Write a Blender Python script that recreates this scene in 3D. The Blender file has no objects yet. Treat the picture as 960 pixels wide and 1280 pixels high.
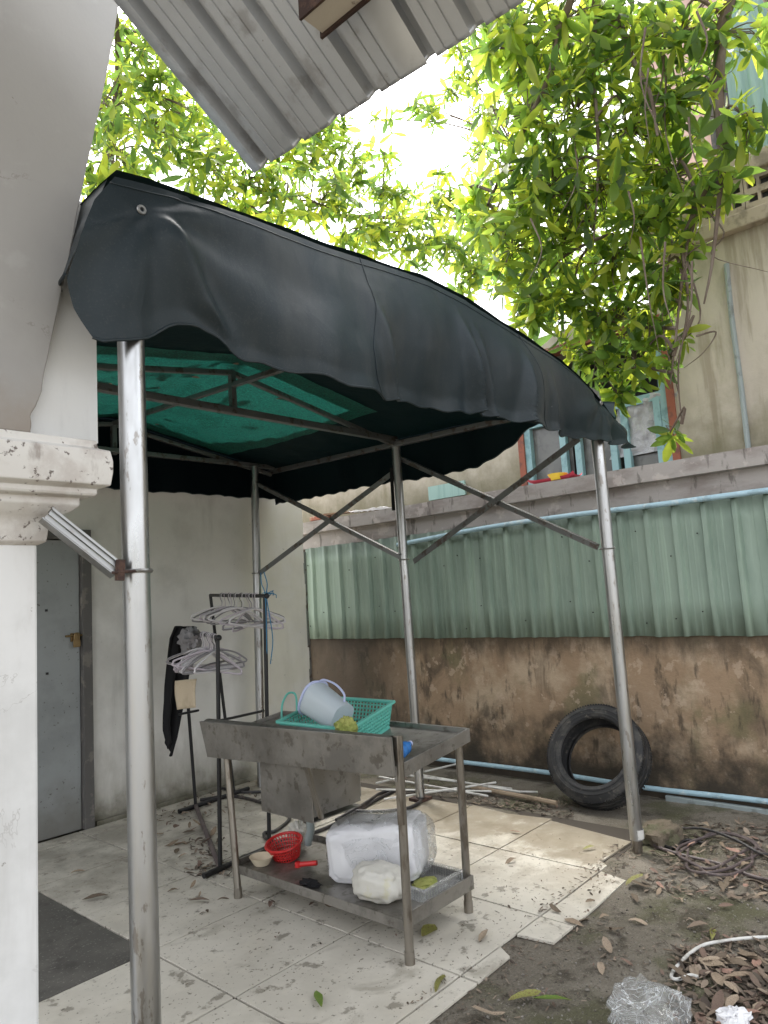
import bpy, math, random
import numpy as np
from mathutils import Vector, Matrix, Quaternion, noise
random.seed(7); np.random.seed(7)
R_ = math.radians
scene = bpy.context.scene
COL = scene.collection

# ------------------------------------------------------------------ camera
F, CX, CY = 890.0, 480.0, 640.0            # focal length and centre in photo pixels (960x1280)
def _ray(px, py): return Vector((px - CX, -(py - CY), -F))
_r2 = _ray(1270, 695).normalized(); _r1 = _ray(-515, 805).normalized()
_m = (_r1 + _r2).normalized(); _d = _r2 - _r1; _d = (_d - _m * _d.dot(_m)).normalized()
AX = (_m + _d) / math.sqrt(2); AY = (_m - _d) / math.sqrt(2); AZ = AX.cross(AY)
ROT = Matrix((AX, AY, AZ))                 # camera -> world
CAM = Vector((0, 0, 1.5))
cam_data = bpy.data.cameras.new('camera'); cam = bpy.data.objects.new('camera', cam_data); COL.objects.link(cam)
cam_data.sensor_fit = 'VERTICAL'; cam_data.sensor_height = 36; cam_data.sensor_width = 27
cam_data.lens = F / 1280 * 36; cam_data.clip_start = 0.02; cam_data.clip_end = 400
cam.matrix_world = Matrix.Translation(CAM) @ ROT.to_4x4()
scene.camera = cam
def dirv(px, py): return ROT @ _ray(px, py)
def fl(px, py, z=0.0): r = dirv(px, py); return CAM + r * ((z - CAM.z) / r.z)
def wx(px, py, X): r = dirv(px, py); return CAM + r * (X / r.x)
def wy(px, py, Y): r = dirv(px, py); return CAM + r * (Y / r.y)

# ------------------------------------------------------------------ light
SUN_EL, SUN_AZ = R_(58), R_(38)            # azimuth from +Y towards +X
world = bpy.data.worlds.new('World'); scene.world = world; world.use_nodes = True
nt = world.node_tree; bg = nt.nodes['Background']
sky = nt.nodes.new('ShaderNodeTexSky'); sky.sky_type = 'NISHITA'; sky.sun_disc = False
sky.sun_elevation = SUN_EL; sky.sun_rotation = SUN_AZ; sky.air_density = 1.0; sky.dust_density = 4.0; sky.ozone_density = 1.0
hs = nt.nodes.new('ShaderNodeHueSaturation'); hs.inputs['Saturation'].default_value = 0.16
nt.links.new(sky.outputs[0], hs.inputs['Color']); nt.links.new(hs.outputs[0], bg.inputs['Color'])
bg.inputs['Strength'].default_value = 0.15
sl = bpy.data.lights.new('sun', 'SUN'); sl.energy = 1.5; sl.angle = R_(28); sl.color = (1.0, 0.95, 0.86)
so = bpy.data.objects.new('sun', sl); COL.objects.link(so)
sd = Vector((math.sin(SUN_AZ) * math.cos(SUN_EL), math.cos(SUN_AZ) * math.cos(SUN_EL), math.sin(SUN_EL)))
so.rotation_euler = sd.to_track_quat('Z', 'Y').to_euler(); so.location = (0, 0, 12)
scene.view_settings.view_transform = 'Standard'; scene.view_settings.look = 'None'
scene.view_settings.gamma = 1.0; scene.view_settings.exposure = 2.3
scene.cycles.max_bounces = 10; scene.cycles.diffuse_bounces = 6; scene.cycles.transparent_max_bounces = 16
scene.cycles.use_denoising = True

# ------------------------------------------------------------------ materials
def lin(c):
    return tuple(((x / 255) / 12.92 if x / 255 <= 0.04045 else ((x / 255 + 0.055) / 1.055) ** 2.4) for x in c)
class Mat:
    def __init__(s, name, base, rough=0.6, metal=0.0, spec=0.4, coord='world'):
        s.m = bpy.data.materials.new(name); s.m.use_nodes = True; s.t = s.m.node_tree; s.n = s.t.nodes
        s.b = s.n['Principled BSDF']; s.out = s.n['Material Output']
        s.b.inputs['Roughness'].default_value = rough; s.b.inputs['Metallic'].default_value = metal
        s.b.inputs['Specular IOR Level'].default_value = spec
        if coord == 'world': s.co = s.n.new('ShaderNodeNewGeometry').outputs['Position']
        else: s.co = s.n.new('ShaderNodeTexCoord').outputs['Object']
        rgb = s.n.new('ShaderNodeRGB'); rgb.outputs[0].default_value = (*base, 1); s.col = rgb.outputs[0]
        s.link(s.col, s.b.inputs['Base Color'])
    def link(s, a, b): s.t.links.new(a, b)
    def vec(s, stretch):
        if stretch is None: return s.co
        mp = s.n.new('ShaderNodeMapping'); mp.inputs['Scale'].default_value = stretch; s.link(s.co, mp.inputs['Vector']); return mp.outputs[0]
    def noise(s, scale, detail=5, rough=0.6, stretch=None, dist=0.0):
        x = s.n.new('ShaderNodeTexNoise'); x.inputs['Scale'].default_value = scale; x.inputs['Detail'].default_value = detail
        x.inputs['Roughness'].default_value = rough; x.inputs['Distortion'].default_value = dist
        s.link(s.vec(stretch), x.inputs['Vector']); return x.outputs['Fac']
    def ramp(s, v, lo, hi, a=0.0, b=1.0):
        x = s.n.new('ShaderNodeMapRange'); x.inputs['From Min'].default_value = lo; x.inputs['From Max'].default_value = hi
        x.inputs['To Min'].default_value = a; x.inputs['To Max'].default_value = b; x.interpolation_type = 'SMOOTHSTEP'
        s.link(v, x.inputs['Value']); return x.outputs[0]
    def math(s, op, a, b):
        x = s.n.new('ShaderNodeMath'); x.operation = op
        for i, v in enumerate((a, b)):
            if isinstance(v, (int, float)): x.inputs[i].default_value = v
            else: s.link(v, x.inputs[i])
        return x.outputs[0]
    def axis(s, i):
        x = s.n.new('ShaderNodeSeparateXYZ'); s.link(s.co, x.inputs[0]); return x.outputs[i]
    def mix(s, fac, c, amt=1.0):
        x = s.n.new('ShaderNodeMix'); x.data_type = 'RGBA'
        if amt != 1.0: fac = s.math('MULTIPLY', fac, amt)
        if isinstance(fac, (int, float)): x.inputs['Factor'].default_value = fac
        else: s.link(fac, x.inputs['Factor'])
        s.link(s.col, x.inputs[6])
        if isinstance(c, tuple): x.inputs[7].default_value = (*c, 1)
        else: s.link(c, x.inputs[7])
        s.col = x.outputs[2]; s.link(s.col, s.b.inputs['Base Color']); return s
    def layer(s, c, scale, lo, hi, amt=1.0, stretch=None, detail=6, rough=0.62, dist=0.0):
        lo, hi = .5 + (lo - .5) * .62, .5 + (hi - .5) * .62      # noise values crowd round a half
        return s.mix(s.ramp(s.noise(scale, detail, rough, stretch, dist), lo, hi), c, amt)
    def crack(s, c, scale, width=.006, mask=.5, amt=.8, stretch=None):       # hairlines along the mid level of a noise, broken by a second noise
        rd = s.math('ABSOLUTE', s.math('SUBTRACT', s.noise(scale, 7, .62, stretch, .8), .5), 0)
        return s.mix(s.math('MULTIPLY', s.ramp(rd, width, 0.0), s.ramp(s.noise(scale * .7, 2), mask, mask + .06)), c, amt)
    def low(s, c, z0, z1, amt=1.0, nscale=4.0, namt=0.5, ax=2, stretch=None):     # stain that rises from z0, ragged
        n = s.math('MULTIPLY', s.math('SUBTRACT', s.noise(nscale, 6, 0.65, stretch), 0.5), namt * 2)
        return s.mix(s.ramp(s.math('ADD', s.axis(ax), n), z0, z1, 1.0, 0.0), c, amt)
    def bump(s, scale, strength=0.3, dist=0.01, detail=6, stretch=None, h=None):
        x = s.n.new('ShaderNodeBump'); x.inputs['Strength'].default_value = strength; x.inputs['Distance'].default_value = dist
        s.link(h if h is not None else s.noise(scale, detail, 0.65, stretch), x.inputs['Height'])
        s.link(x.outputs[0], s.b.inputs['Normal']); return s
    def roughvar(s, scale, lo, hi, stretch=None):
        s.link(s.ramp(s.noise(scale, 4, 0.6, stretch), 0.3, 0.7, lo, hi), s.b.inputs['Roughness']); return s
    def island(s, colours, obj=True):
        g = s.n.new('ShaderNodeNewGeometry'); v = g.outputs['Random Per Island']
        if obj:
            o = s.n.new('ShaderNodeObjectInfo'); v = s.math('FRACT', s.math('ADD', v, o.outputs['Random']), 0)
        r = s.n.new('ShaderNodeValToRGB'); e = r.color_ramp.elements
        while len(e) < len(colours): e.new(0.5)
        for i, c in enumerate(colours): e[i].position = i / (len(colours) - 1); e[i].color = (*c, 1)
        s.link(v, r.inputs[0]); s.col = r.outputs[0]; s.link(s.col, s.b.inputs['Base Color']); return s
    def translucent(s, amt, tint=None):
        tr = s.n.new('ShaderNodeBsdfTranslucent'); mx = s.n.new('ShaderNodeMixShader'); mx.inputs[0].default_value = amt
        if tint is None: s.link(s.col, tr.inputs['Color'])
        else: tr.inputs['Color'].default_value = (*tint, 1)
        s.link(s.b.outputs[0], mx.inputs[1]); s.link(tr.outputs[0], mx.inputs[2]); s.link(mx.outputs[0], s.out.inputs['Surface']); return s
M = {}
def mk(key, *a, **k): M[key] = Mat(key, *a, **k); return M[key]

x = mk('white_plaster', (0.68, 0.665, 0.63), 0.85)
x.layer((0.52, 0.505, 0.475), 1.6, 0.42, 0.75, 0.7).layer((0.33, 0.32, 0.295), 3.0, 0.55, 0.85, 0.5, (1, 1, 0.15)).layer((0.66, 0.64, 0.59), 5, 0.6, 0.8, 0.3)
x.low((0.20, 0.18, 0.13), -0.02, 0.55, 0.75, 5, 0.35, stretch=(1, 1, 0.35)).low((0.07, 0.065, 0.04), -0.05, 0.22, 0.9, 7, 0.18)
x.mix(x.math('MULTIPLY', x.ramp(x.axis(0), 3.75, 4.0), x.ramp(x.noise(2.2), 0.25, 0.6)), (0.62, 0.59, 0.48), 0.6)  # pale yellow tint paints the different light on the wall's right end
x.layer((0.10, 0.10, 0.08), 22, 0.80, 0.88, 0.5).bump(18, 0.25, 0.006)
x = mk('column_paint', (0.70, 0.70, 0.695), 0.75)
x.layer((0.55, 0.55, 0.54), 2.5, 0.4, 0.7, 0.6).layer((0.16, 0.13, 0.11), 30, 0.85, 0.90, 0.7).crack((0.30, 0.28, 0.26), 1.1, .003, .58, .45).layer((0.45, 0.44, 0.42), 4, .62, .9, .5, (1, 1, .1)).low((0.3, 0.28, 0.25), -.05, .25, .5, 5, .3).layer((0.40, 0.37, 0.34), 6, 0.66, 0.95, 0.5, (1, 1, 0.3)).bump(30, 0.15, 0.004)
x = mk('arch_shaded_paint', (0.34, 0.33, 0.315), 0.8)  # column white greyed down, the arch's shade put into its colour
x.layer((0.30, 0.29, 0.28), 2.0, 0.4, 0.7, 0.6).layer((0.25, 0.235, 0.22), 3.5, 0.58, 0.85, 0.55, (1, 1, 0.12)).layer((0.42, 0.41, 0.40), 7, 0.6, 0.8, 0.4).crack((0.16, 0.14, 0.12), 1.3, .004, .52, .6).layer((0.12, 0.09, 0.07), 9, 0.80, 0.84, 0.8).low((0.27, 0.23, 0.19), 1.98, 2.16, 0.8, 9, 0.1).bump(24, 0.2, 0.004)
x = mk('capital_paint', (0.62, 0.60, 0.57), 0.8)
x.layer((0.46, 0.42, 0.39), 7, 0.45, 0.7, 0.7).layer((0.09, 0.065, 0.055), 42, 0.66, 0.76, 0.85).layer((0.20, 0.16, 0.14), 9, 0.60, 0.78, 0.7, (1, 1, 0.4)).bump(40, 0.3, 0.004)
x = mk('concrete_stained', (0.32, 0.225, 0.145), 0.9)
x.layer((0.46, 0.36, 0.255), 2.2, 0.45, 0.72, 0.85).layer((0.085, 0.066, 0.046), 3.1, 0.50, 0.80, 0.8, (1, 1, 0.6), dist=0.6).layer((0.15, 0.14, 0.07), 2.6, 0.54, 0.78, 0.6)
x.layer((0.04, 0.034, 0.026), 9, 0.56, 0.78, 0.7, (1, 1.2, 0.4)).layer((0.48, 0.37, 0.27), 9, 0.62, 0.70, 0.6)
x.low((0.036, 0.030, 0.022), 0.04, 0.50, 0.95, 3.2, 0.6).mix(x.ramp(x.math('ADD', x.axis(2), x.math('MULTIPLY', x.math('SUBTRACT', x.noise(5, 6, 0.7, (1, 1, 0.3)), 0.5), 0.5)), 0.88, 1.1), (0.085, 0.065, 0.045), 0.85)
x.mix(x.ramp(x.axis(1), 3.9, 5.0), (0.05, 0.04, 0.03), 0.85).bump(26, 0.55, 0.012)  # far end darkened: staining, with the corner's shade painted in
x = mk('ledge_concrete', (0.33, 0.305, 0.285), 0.9)
x.layer((0.22, 0.19, 0.175), 4, 0.45, 0.72, 0.8, (1, 0.5, 1.5)).layer((0.47, 0.42, 0.39), 7, 0.58, 0.72, 0.6).layer((0.08, 0.07, 0.06), 12, 0.62, 0.74, 0.6, (1, 1, 0.3)).bump(36, 0.35, 0.006)
x = mk('ledge_top', (0.34, 0.32, 0.30), 0.9); x.layer((0.14, 0.13, 0.11), 5, 0.45, 0.7, 0.8).bump(30, 0.3, 0.006)
x = mk('green_sheet', (0.26, 0.335, 0.275), 0.55)
x.layer((0.18, 0.245, 0.20), 3, 0.4, 0.7, 0.6, (1, 1, 0.3)).layer((0.33, 0.43, 0.34), 6, 0.55, 0.75, 0.5, (1, 3, 0.12)).layer((0.45, 0.47, 0.42), 34, 0.84, 0.90, 0.7).layer((0.05, 0.05, 0.04), 17, 0.90, 0.93, 0.9)
x.mix(x.ramp(x.math('ADD', x.axis(2), x.math('MULTIPLY', x.noise(3, 4, 0.6), 0.12)), 1.92, 2.06), (0.09, 0.115, 0.09), 0.5).bump(60, 0.08, 0.003)  # top edge darkened to paint in the shadow below the ledge
x = mk('facade_plaster', (0.54, 0.485, 0.41), 0.9)
x.layer((0.42, 0.375, 0.31), 2, 0.42, 0.7, 0.7, (1, 1, 0.4)).layer((0.28, 0.23, 0.17), 5, 0.55, 0.75, 0.6, (1, 1.5, 0.14)).layer((0.22, 0.205, 0.12), 3.5, 0.55, 0.9, 0.55, (1, 1, 0.5)).low((0.12, 0.11, 0.05), 2.3, 3.0, 0.75, 4, 0.4).bump(24, 0.3, 0.008)
x = mk('vent_concrete', (0.44, 0.37, 0.29), 0.9); x.layer((0.2, 0.17, 0.13), 6, 0.5, 0.7, 0.7).bump(40, 0.3, 0.005)
x = mk('teal_cladding', (0.30, 0.45, 0.41), 0.5); x.layer((0.2, 0.33, 0.3), 4, 0.5, 0.7, 0.5, (1, 3, 0.2))
x = mk('pink_plaster', (0.55, 0.38, 0.33), 0.9); x.layer((0.42, 0.30, 0.26), 1.5, 0.4, 0.7, 0.6)
x = mk('dark_room', (0.05, 0.05, 0.05), 0.9); x.layer((0.1, 0.09, 0.08), 3, 0.5, 0.6)
x = mk('tile_cream', (0.56, 0.525, 0.455), 0.42, spec=0.4)
x.layer((0.43, 0.40, 0.34), 1.8, 0.38, 0.7, 0.7).layer((0.55, 0.51, 0.43), 3.5, 0.55, 0.75, 0.5).layer((0.24, 0.215, 0.17), 3.2, 0.60, 0.85, 0.6, dist=0.8).layer((0.10, 0.085, 0.06), 9, 0.64, 0.74, 0.6).layer((0.07, 0.06, 0.04), 45, 0.68, 0.74, 0.75)
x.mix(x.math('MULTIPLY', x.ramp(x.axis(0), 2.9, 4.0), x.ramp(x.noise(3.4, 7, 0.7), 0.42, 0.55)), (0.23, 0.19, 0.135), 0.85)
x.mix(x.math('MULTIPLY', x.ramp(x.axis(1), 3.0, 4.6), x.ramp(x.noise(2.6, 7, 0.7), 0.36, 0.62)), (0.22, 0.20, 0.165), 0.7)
x.mix(x.math('MULTIPLY', x.ramp(x.math('ADD', x.axis(0), x.math('MULTIPLY', x.noise(3, 5, .65), .9)), 4.02, 4.34), x.ramp(x.noise(11, 5, .7), .3, .5, .55, 1.0)), (0.25, 0.215, 0.16), .9)
x.roughvar(5, 0.3, 0.7).bump(50, 0.1, 0.003)
x = mk('joint_dirt', (0.06, 0.05, 0.04), 0.95)
x = mk('concrete_dark', (0.085, 0.08, 0.07), 0.85); x.layer((0.05, 0.045, 0.04), 5, .5, .75, .7).layer((0.13, 0.12, 0.105), 3, 0.45, 0.7, 0.6).layer((0.2, 0.19, 0.17), 70, 0.66, 0.72, 0.7).bump(60, 0.3, 0.004)
x = mk('ground_dirt', (0.145, 0.127, 0.10), 0.95)
x.layer((0.20, 0.178, 0.145), 2.3, 0.42, 0.68, 0.85).layer((0.075, 0.075, 0.035), 2.0, 0.46, 0.70, 0.8).layer((0.06, 0.05, 0.035), 5, 0.55, 0.7, 0.75).layer((0.24, 0.22, 0.185), 90, 0.62, 0.76, 0.7).layer((0.36, 0.34, 0.30), 170, 0.78, 0.86, 0.7)
x.layer((0.04, 0.035, 0.03), 120, 0.62, 0.70, 0.7).bump(70, 0.8, 0.012, 8)
x = mk('door_steel', (0.27, 0.285, 0.285), 0.55, spec=0.4); x.layer((0.21, 0.22, 0.22), 2.5, 0.4, 0.7, 0.7).low((0.14, 0.13, 0.11), -0.05, 0.5, 0.75, 6, 0.25).layer((0.06, 0.05, 0.04), 30, 0.72, 0.76, 0.7).bump(10, 0.08, 0.004)
x = mk('door_frame', (0.10, 0.095, 0.09), 0.7); x.layer((0.2, 0.18, 0.16), 9, 0.55, 0.7, 0.7)
x = mk('brass', (0.24, 0.17, 0.085), 0.4, 0.9)
x = mk('galvanised', (0.46, 0.465, 0.47), 0.33, 1.0); x.layer((0.36, 0.36, 0.35), 9, 0.45, 0.7, 0.7, (1, 1, 0.15)).layer((0.20, 0.17, 0.14), 30, 0.64, 0.72, 0.6, (1, 1, 0.3)).roughvar(14, 0.26, 0.5, (1, 1, 0.2)).bump(70, 0.06, 0.002)
x = mk('frame_steel', (0.22, 0.225, 0.225), 0.5, 0.8); x.layer((0.12, 0.08, 0.06), 14, 0.55, 0.7, 0.7)
x = mk('angle_iron', (0.33, 0.33, 0.325), 0.42, 0.9); x.layer((0.25, 0.23, 0.21), 20, 0.5, 0.7, 0.6)
x = mk('zinc_roofing', (0.56, 0.58, 0.61), 0.42, 0.5); x.layer((0.48, 0.50, 0.53), 3, 0.4, 0.7, 0.6).layer((0.12, 0.09, 0.07), 60, 0.84, 0.88, 0.7).layer((0.30, 0.29, 0.29), 7, 0.55, 0.75, 0.6).bump(50, 0.06, 0.002)
x = mk('rust_primer', (0.50, 0.45, 0.38), 0.8); x.layer((0.07, 0.038, 0.03), 14, 0.60, 0.72, 0.9).bump(40, 0.4, 0.004)
x = mk('rust', (0.042, 0.024, 0.02), 0.85); x.layer((0.09, 0.05, 0.036), 25, 0.5, 0.65, 0.8).bump(50, 0.5, 0.004)
x = mk('tarp', (0.0105, 0.019, 0.0245), 0.5, spec=0.3)
x.layer((0.021, 0.030, 0.035), 1.1, 0.4, 0.8, 0.8).layer((0.045, 0.05, 0.052), 9, 0.62, 0.95, 0.5, (1, 1, 0.15)).crack((0.06, 0.065, 0.066), 5, .003, .54, .5).layer((0.25, 0.26, 0.26), 70, 0.86, 0.92, 0.6, (1, 1, 0.5)).layer((0.04, 0.044, 0.045), 160, .55, .8, .5).layer((0.055, 0.058, 0.056), 2.2, .58, .95, .55, (1, 1, .25))
x.mix(x.ramp(x.axis(0), 3.4, 4.5), (0.018, 0.036, 0.032), 0.6)  # greener right end: light coming through the cloth, put into the colour
x.mix(x.n.new('ShaderNodeNewGeometry').outputs['Backfacing'], (0.0035, 0.0065, 0.009))      # inner face coloured near black to paint in the shade under the canopy
x.bump(0, 0.30, 0.012, h=x.math('ADD', x.math('MULTIPLY', x.noise(500, 2), .05), x.math('ADD', x.math('MULTIPLY', x.noise(4, 2, .5, (1.2, 1, .4), 1.2), .5), x.math('MULTIPLY', x.math('ABSOLUTE', x.math('SUBTRACT', x.noise(7, 3, .5, (1, 1, .6), .8), .5), 0), -1.1)))); x.translucent(0.006, (0.04, 0.12, 0.11))
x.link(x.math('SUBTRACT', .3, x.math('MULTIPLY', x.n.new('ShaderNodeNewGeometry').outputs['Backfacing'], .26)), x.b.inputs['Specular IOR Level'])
x = mk('shade_net', (0.012, 0.105, 0.082), 0.7); x.layer((0.006, 0.06, 0.045), 4, 0.46, 0.70, 0.7).layer((0.02, 0.20, 0.15), 90, 0.45, 0.65, 0.7).layer((0.004, 0.03, 0.025), 70, 0.58, 0.70, 0.7).bump(200, 0.3, 0.003).translucent(0.13)
x = mk('white_board', (0.74, 0.74, 0.73), 0.7); x.layer((0.58, 0.58, 0.58), 8, 0.4, 0.7, 0.6, (1, 1, 0.25)).bump(12, 0.25, 0.006)
x = mk('stainless', (0.30, 0.285, 0.262), 0.40, 0.85); x.layer((0.16, 0.15, 0.135), 4, 0.42, 0.68, 0.7).layer((0.10, 0.085, 0.065), 18, 0.60, 0.72, 0.55).roughvar(8, 0.32, 0.6)
x = mk('stainless_leg', (0.30, 0.275, 0.24), 0.38, 0.9); x.layer((0.17, 0.14, 0.11), 22, 0.5, 0.68, 0.75, (1, 1, 0.3))
x = mk('black_metal', (0.012, 0.012, 0.013), 0.45)
x = mk('black_cloth', (0.008, 0.008, 0.009), 0.95)
x = mk('beige_card', (0.52, 0.43, 0.31), 0.9); x.layer((0.42, 0.34, 0.24), 12, 0.5, 0.7, 0.5)
x = mk('hanger_white', (0.60, 0.57, 0.58), 0.35); x = mk('hanger_grey', (0.22, 0.21, 0.215), 0.4); x = mk('hanger_lilac', (0.45, 0.40, 0.44), 0.35); x = mk('hanger_wire', (0.12, 0.11, 0.11), 0.35, 0.8)
x = mk('blue_string', (0.06, 0.22, 0.38), 0.7)
x = mk('rubber', (0.022, 0.022, 0.023), 0.62, spec=0.35, coord='obj'); x.layer((0.075, 0.07, 0.062), 9, 0.5, 0.72, 0.6).layer((0.16, 0.14, 0.115), 22, 0.62, 0.85, 0.6).bump(60, 0.15, 0.003)
x = mk('pvc_blue', (0.36, 0.52, 0.60), 0.4); x.layer((0.22, 0.32, 0.37), 8, 0.5, 0.7, 0.6).layer((0.55, 0.62, 0.62), 14, 0.62, 0.7, 0.6)
x = mk('pvc_grey', (0.27, 0.31, 0.31), 0.5); x.layer((0.14, 0.15, 0.14), 8, 0.5, 0.7, 0.7)
x = mk('pvc_white', (0.58, 0.57, 0.54), 0.4); x.layer((0.27, 0.25, 0.215), 9, 0.45, 0.7, 0.75)
x = mk('bamboo', (0.30, 0.23, 0.16), 0.7); x.layer((0.16, 0.12, 0.08), 14, 0.45, 0.7, 0.7)
x = mk('hose_black', (0.025, 0.023, 0.024), 0.45); x.layer((0.09, 0.075, 0.065), 14, 0.55, 0.7, 0.7)
x = mk('cable_brown', (0.085, 0.065, 0.065), 0.5); x.layer((0.15, 0.12, 0.11), 14, 0.5, 0.7, 0.7)
x = mk('teal_plastic', (0.16, 0.56, 0.47), 0.4); x.translucent(0.2)
x = mk('clear_plastic', (0.62, 0.68, 0.72), 0.3); x.translucent(0.35)
x = mk('lilac_rim', (0.42, 0.46, 0.66), 0.3); x = mk('lime', (0.28, 0.42, 0.06), 0.7); x.layer((0.40, 0.38, 0.09), 30, 0.5, 0.6, 0.8).bump(60, 0.8, 0.01)
x = mk('cabbage', (0.34, 0.35, 0.10), 0.7, coord='obj'); x.layer((0.20, 0.24, 0.05), 22, 0.45, 0.65, 0.8).bump(50, 0.9, 0.012)
x = mk('blue_bottle', (0.05, 0.22, 0.58), 0.15); x.layer((0.35, 0.55, 0.75), 30, 0.55, 0.65, 0.6).translucent(0.3)
x = mk('red_plastic', (0.50, 0.025, 0.025), 0.3); x = mk('cream_plastic', (0.62, 0.54, 0.40), 0.4); x = mk('yellow_plastic', (0.75, 0.52, 0.05), 0.4); x = mk('crimson', (0.42, 0.04, 0.07), 0.5)
x = mk('plastic_white', (0.80, 0.80, 0.82), 0.25, spec=0.6); x.layer((0.64, 0.64, 0.67), 6, 0.45, 0.7, 0.5).bump(22, 0.35, 0.008, 5).translucent(0.2)
x = mk('plastic_lumpy', (0.70, 0.68, 0.62), 0.25, spec=0.6); x.layer((0.66, 0.62, 0.38), 9, 0.60, 0.80, 0.6).bump(26, 0.5, 0.010, 5).translucent(0.25)
x = mk('stone', (0.13, 0.105, 0.075), 0.95); x.layer((0.09, 0.09, 0.05), 9, 0.45, 0.65, 0.8).bump(30, 0.8, 0.02)
x = mk('wood_old', (0.17, 0.11, 0.07), 0.85); x.layer((0.30, 0.23, 0.16), 9, 0.5, 0.7, 0.7, (4, 0.6, 4))
x = mk('red_brick', (0.28, 0.11, 0.075), 0.9); x.layer((0.4, 0.28, 0.2), 12, 0.5, 0.7, 0.7)
x = mk('window_red', (0.28, 0.09, 0.055), 0.7); x.layer((0.12, 0.06, 0.05), 9, 0.5, 0.7, 0.7)
x = mk('window_blue', (0.26, 0.42, 0.45), 0.6); x.layer((0.15, 0.26, 0.29), 9, 0.5, 0.7, 0.7)
x = mk('window_bar', (0.5, 0.5, 0.48), 0.6)
x = mk('glass_dusty', (0.16, 0.16, 0.155), 0.25); x.layer((0.07, 0.07, 0.07), 1.6, 0.4, 0.6, 0.8).layer((0.30, 0.29, 0.28), 3, 0.55, 0.75, 0.6)
x = mk('grey_sheeting', (0.42, 0.42, 0.45), 0.35); x.bump(14, 0.8, 0.03)
x = mk('bark', (0.115, 0.085, 0.065), 0.9); x.layer((0.2, 0.165, 0.135), 12, 0.45, 0.7, 0.7, (1, 1, 0.3)).bump(40, 0.6, 0.01)
x = mk('leaf_green', (0.06, 0.12, 0.02), 0.36, spec=0.35)
x.island([(0.028, 0.055, 0.016), (0.04, 0.075, 0.018), (0.055, 0.095, 0.02), (0.075, 0.12, 0.022), (0.11, 0.15, 0.024), (0.15, 0.175, 0.026), (0.065, 0.11, 0.02)])
tr = x.n.new('ShaderNodeBsdfTranslucent'); hsn = x.n.new('ShaderNodeHueSaturation'); hsn.inputs['Value'].default_value = 5.0; hsn.inputs['Saturation'].default_value = 1.05; hsn.inputs['Hue'].default_value = 0.485
x.link(x.col, hsn.inputs['Color']); x.link(hsn.outputs[0], tr.inputs['Color'])
mx = x.n.new('ShaderNodeMixShader'); mx.inputs[0].default_value = 0.58
x.link(x.b.outputs[0], mx.inputs[1]); x.link(tr.outputs[0], mx.inputs[2]); x.link(mx.outputs[0], x.out.inputs['Surface'])
x = mk('leaf_dry', (0.2, 0.12, 0.06), 0.8, coord='obj'); x.island([(0.085, 0.062, 0.045), (0.15, 0.115, 0.08), (0.24, 0.18, 0.125), (0.33, 0.26, 0.19), (0.12, 0.085, 0.065), (0.20, 0.13, 0.10)]); x.layer((0.06, 0.04, 0.025), 40, 0.55, 0.68, 0.6)
x = mk('leaf_pinkish', (0.30, 0.19, 0.15), 0.75, coord='obj'); x.layer((0.28, 0.13, 0.08), 30, 0.5, 0.65, 0.7)
x = mk('leaf_olive', (0.20, 0.20, 0.05), 0.6, coord='obj'); x.layer((0.12, 0.08, 0.04), 22, 0.52, 0.64, 0.8)
x = mk('leaf_fresh', (0.10, 0.17, 0.03), 0.5, coord='obj'); x.layer((0.22, 0.22, 0.05), 24, 0.5, 0.66, 0.6)
x = mk('litter', (0.1, 0.07, 0.05), 0.9); x.island([(0.05, 0.038, 0.03), (0.10, 0.08, 0.06), (0.17, 0.13, 0.095), (0.27, 0.215, 0.165), (0.065, 0.05, 0.04), (0.13, 0.105, 0.08), (0.20, 0.125, 0.10)], obj=False)
x = mk('grit', (0.3, 0.28, 0.25), 0.9); x.island([(0.07, 0.062, 0.05), (0.13, 0.115, 0.095), (0.26, 0.24, 0.21), (0.10, 0.088, 0.07)], obj=False)
# thin clear film: glossy sheet that mostly lets light through
def film(key, haze=0.1, crease_glint=.55):
    x = mk(key, (0.8, 0.82, 0.83), 0.3); N_ = x.n.new
    x.bump(30, 0.5, 0.010, 5); nrm_ = x.b.inputs['Normal'].links[0].from_socket
    tp = N_('ShaderNodeBsdfTransparent'); gl = N_('ShaderNodeBsdfGlossy'); gl.inputs['Roughness'].default_value = .2; x.link(nrm_, gl.inputs['Normal'])
    fr = N_('ShaderNodeFresnel'); fr.inputs['IOR'].default_value = 1.6; x.link(nrm_, fr.inputs['Normal'])
    m1 = N_('ShaderNodeMixShader'); x.link(x.math('MULTIPLY', fr.outputs[0], 0.45), m1.inputs[0]); x.link(tp.outputs[0], m1.inputs[1]); x.link(gl.outputs[0], m1.inputs[2])
    x.translucent(.5); df_ = x.out.inputs['Surface'].links[0].from_socket
    m2 = N_('ShaderNodeMixShader'); ridge = x.math('ABSOLUTE', x.math('SUBTRACT', x.noise(8, 3, .6, None, 1.2), .5), 0)
    x.link(x.math('ADD', x.ramp(ridge, .016, 0.0, 0, crease_glint), haze), m2.inputs[0]); x.link(m1.outputs[0], m2.inputs[1]); x.link(df_, m2.inputs[2]); x.link(m2.outputs[0], x.out.inputs['Surface'])  # whitish lines are highlights painted along the folds of the film
film('film_clear', 0.06, .7); film('film_milky', 0.14, .8); film('tray_plastic', 0.16, 0.0)

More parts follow.
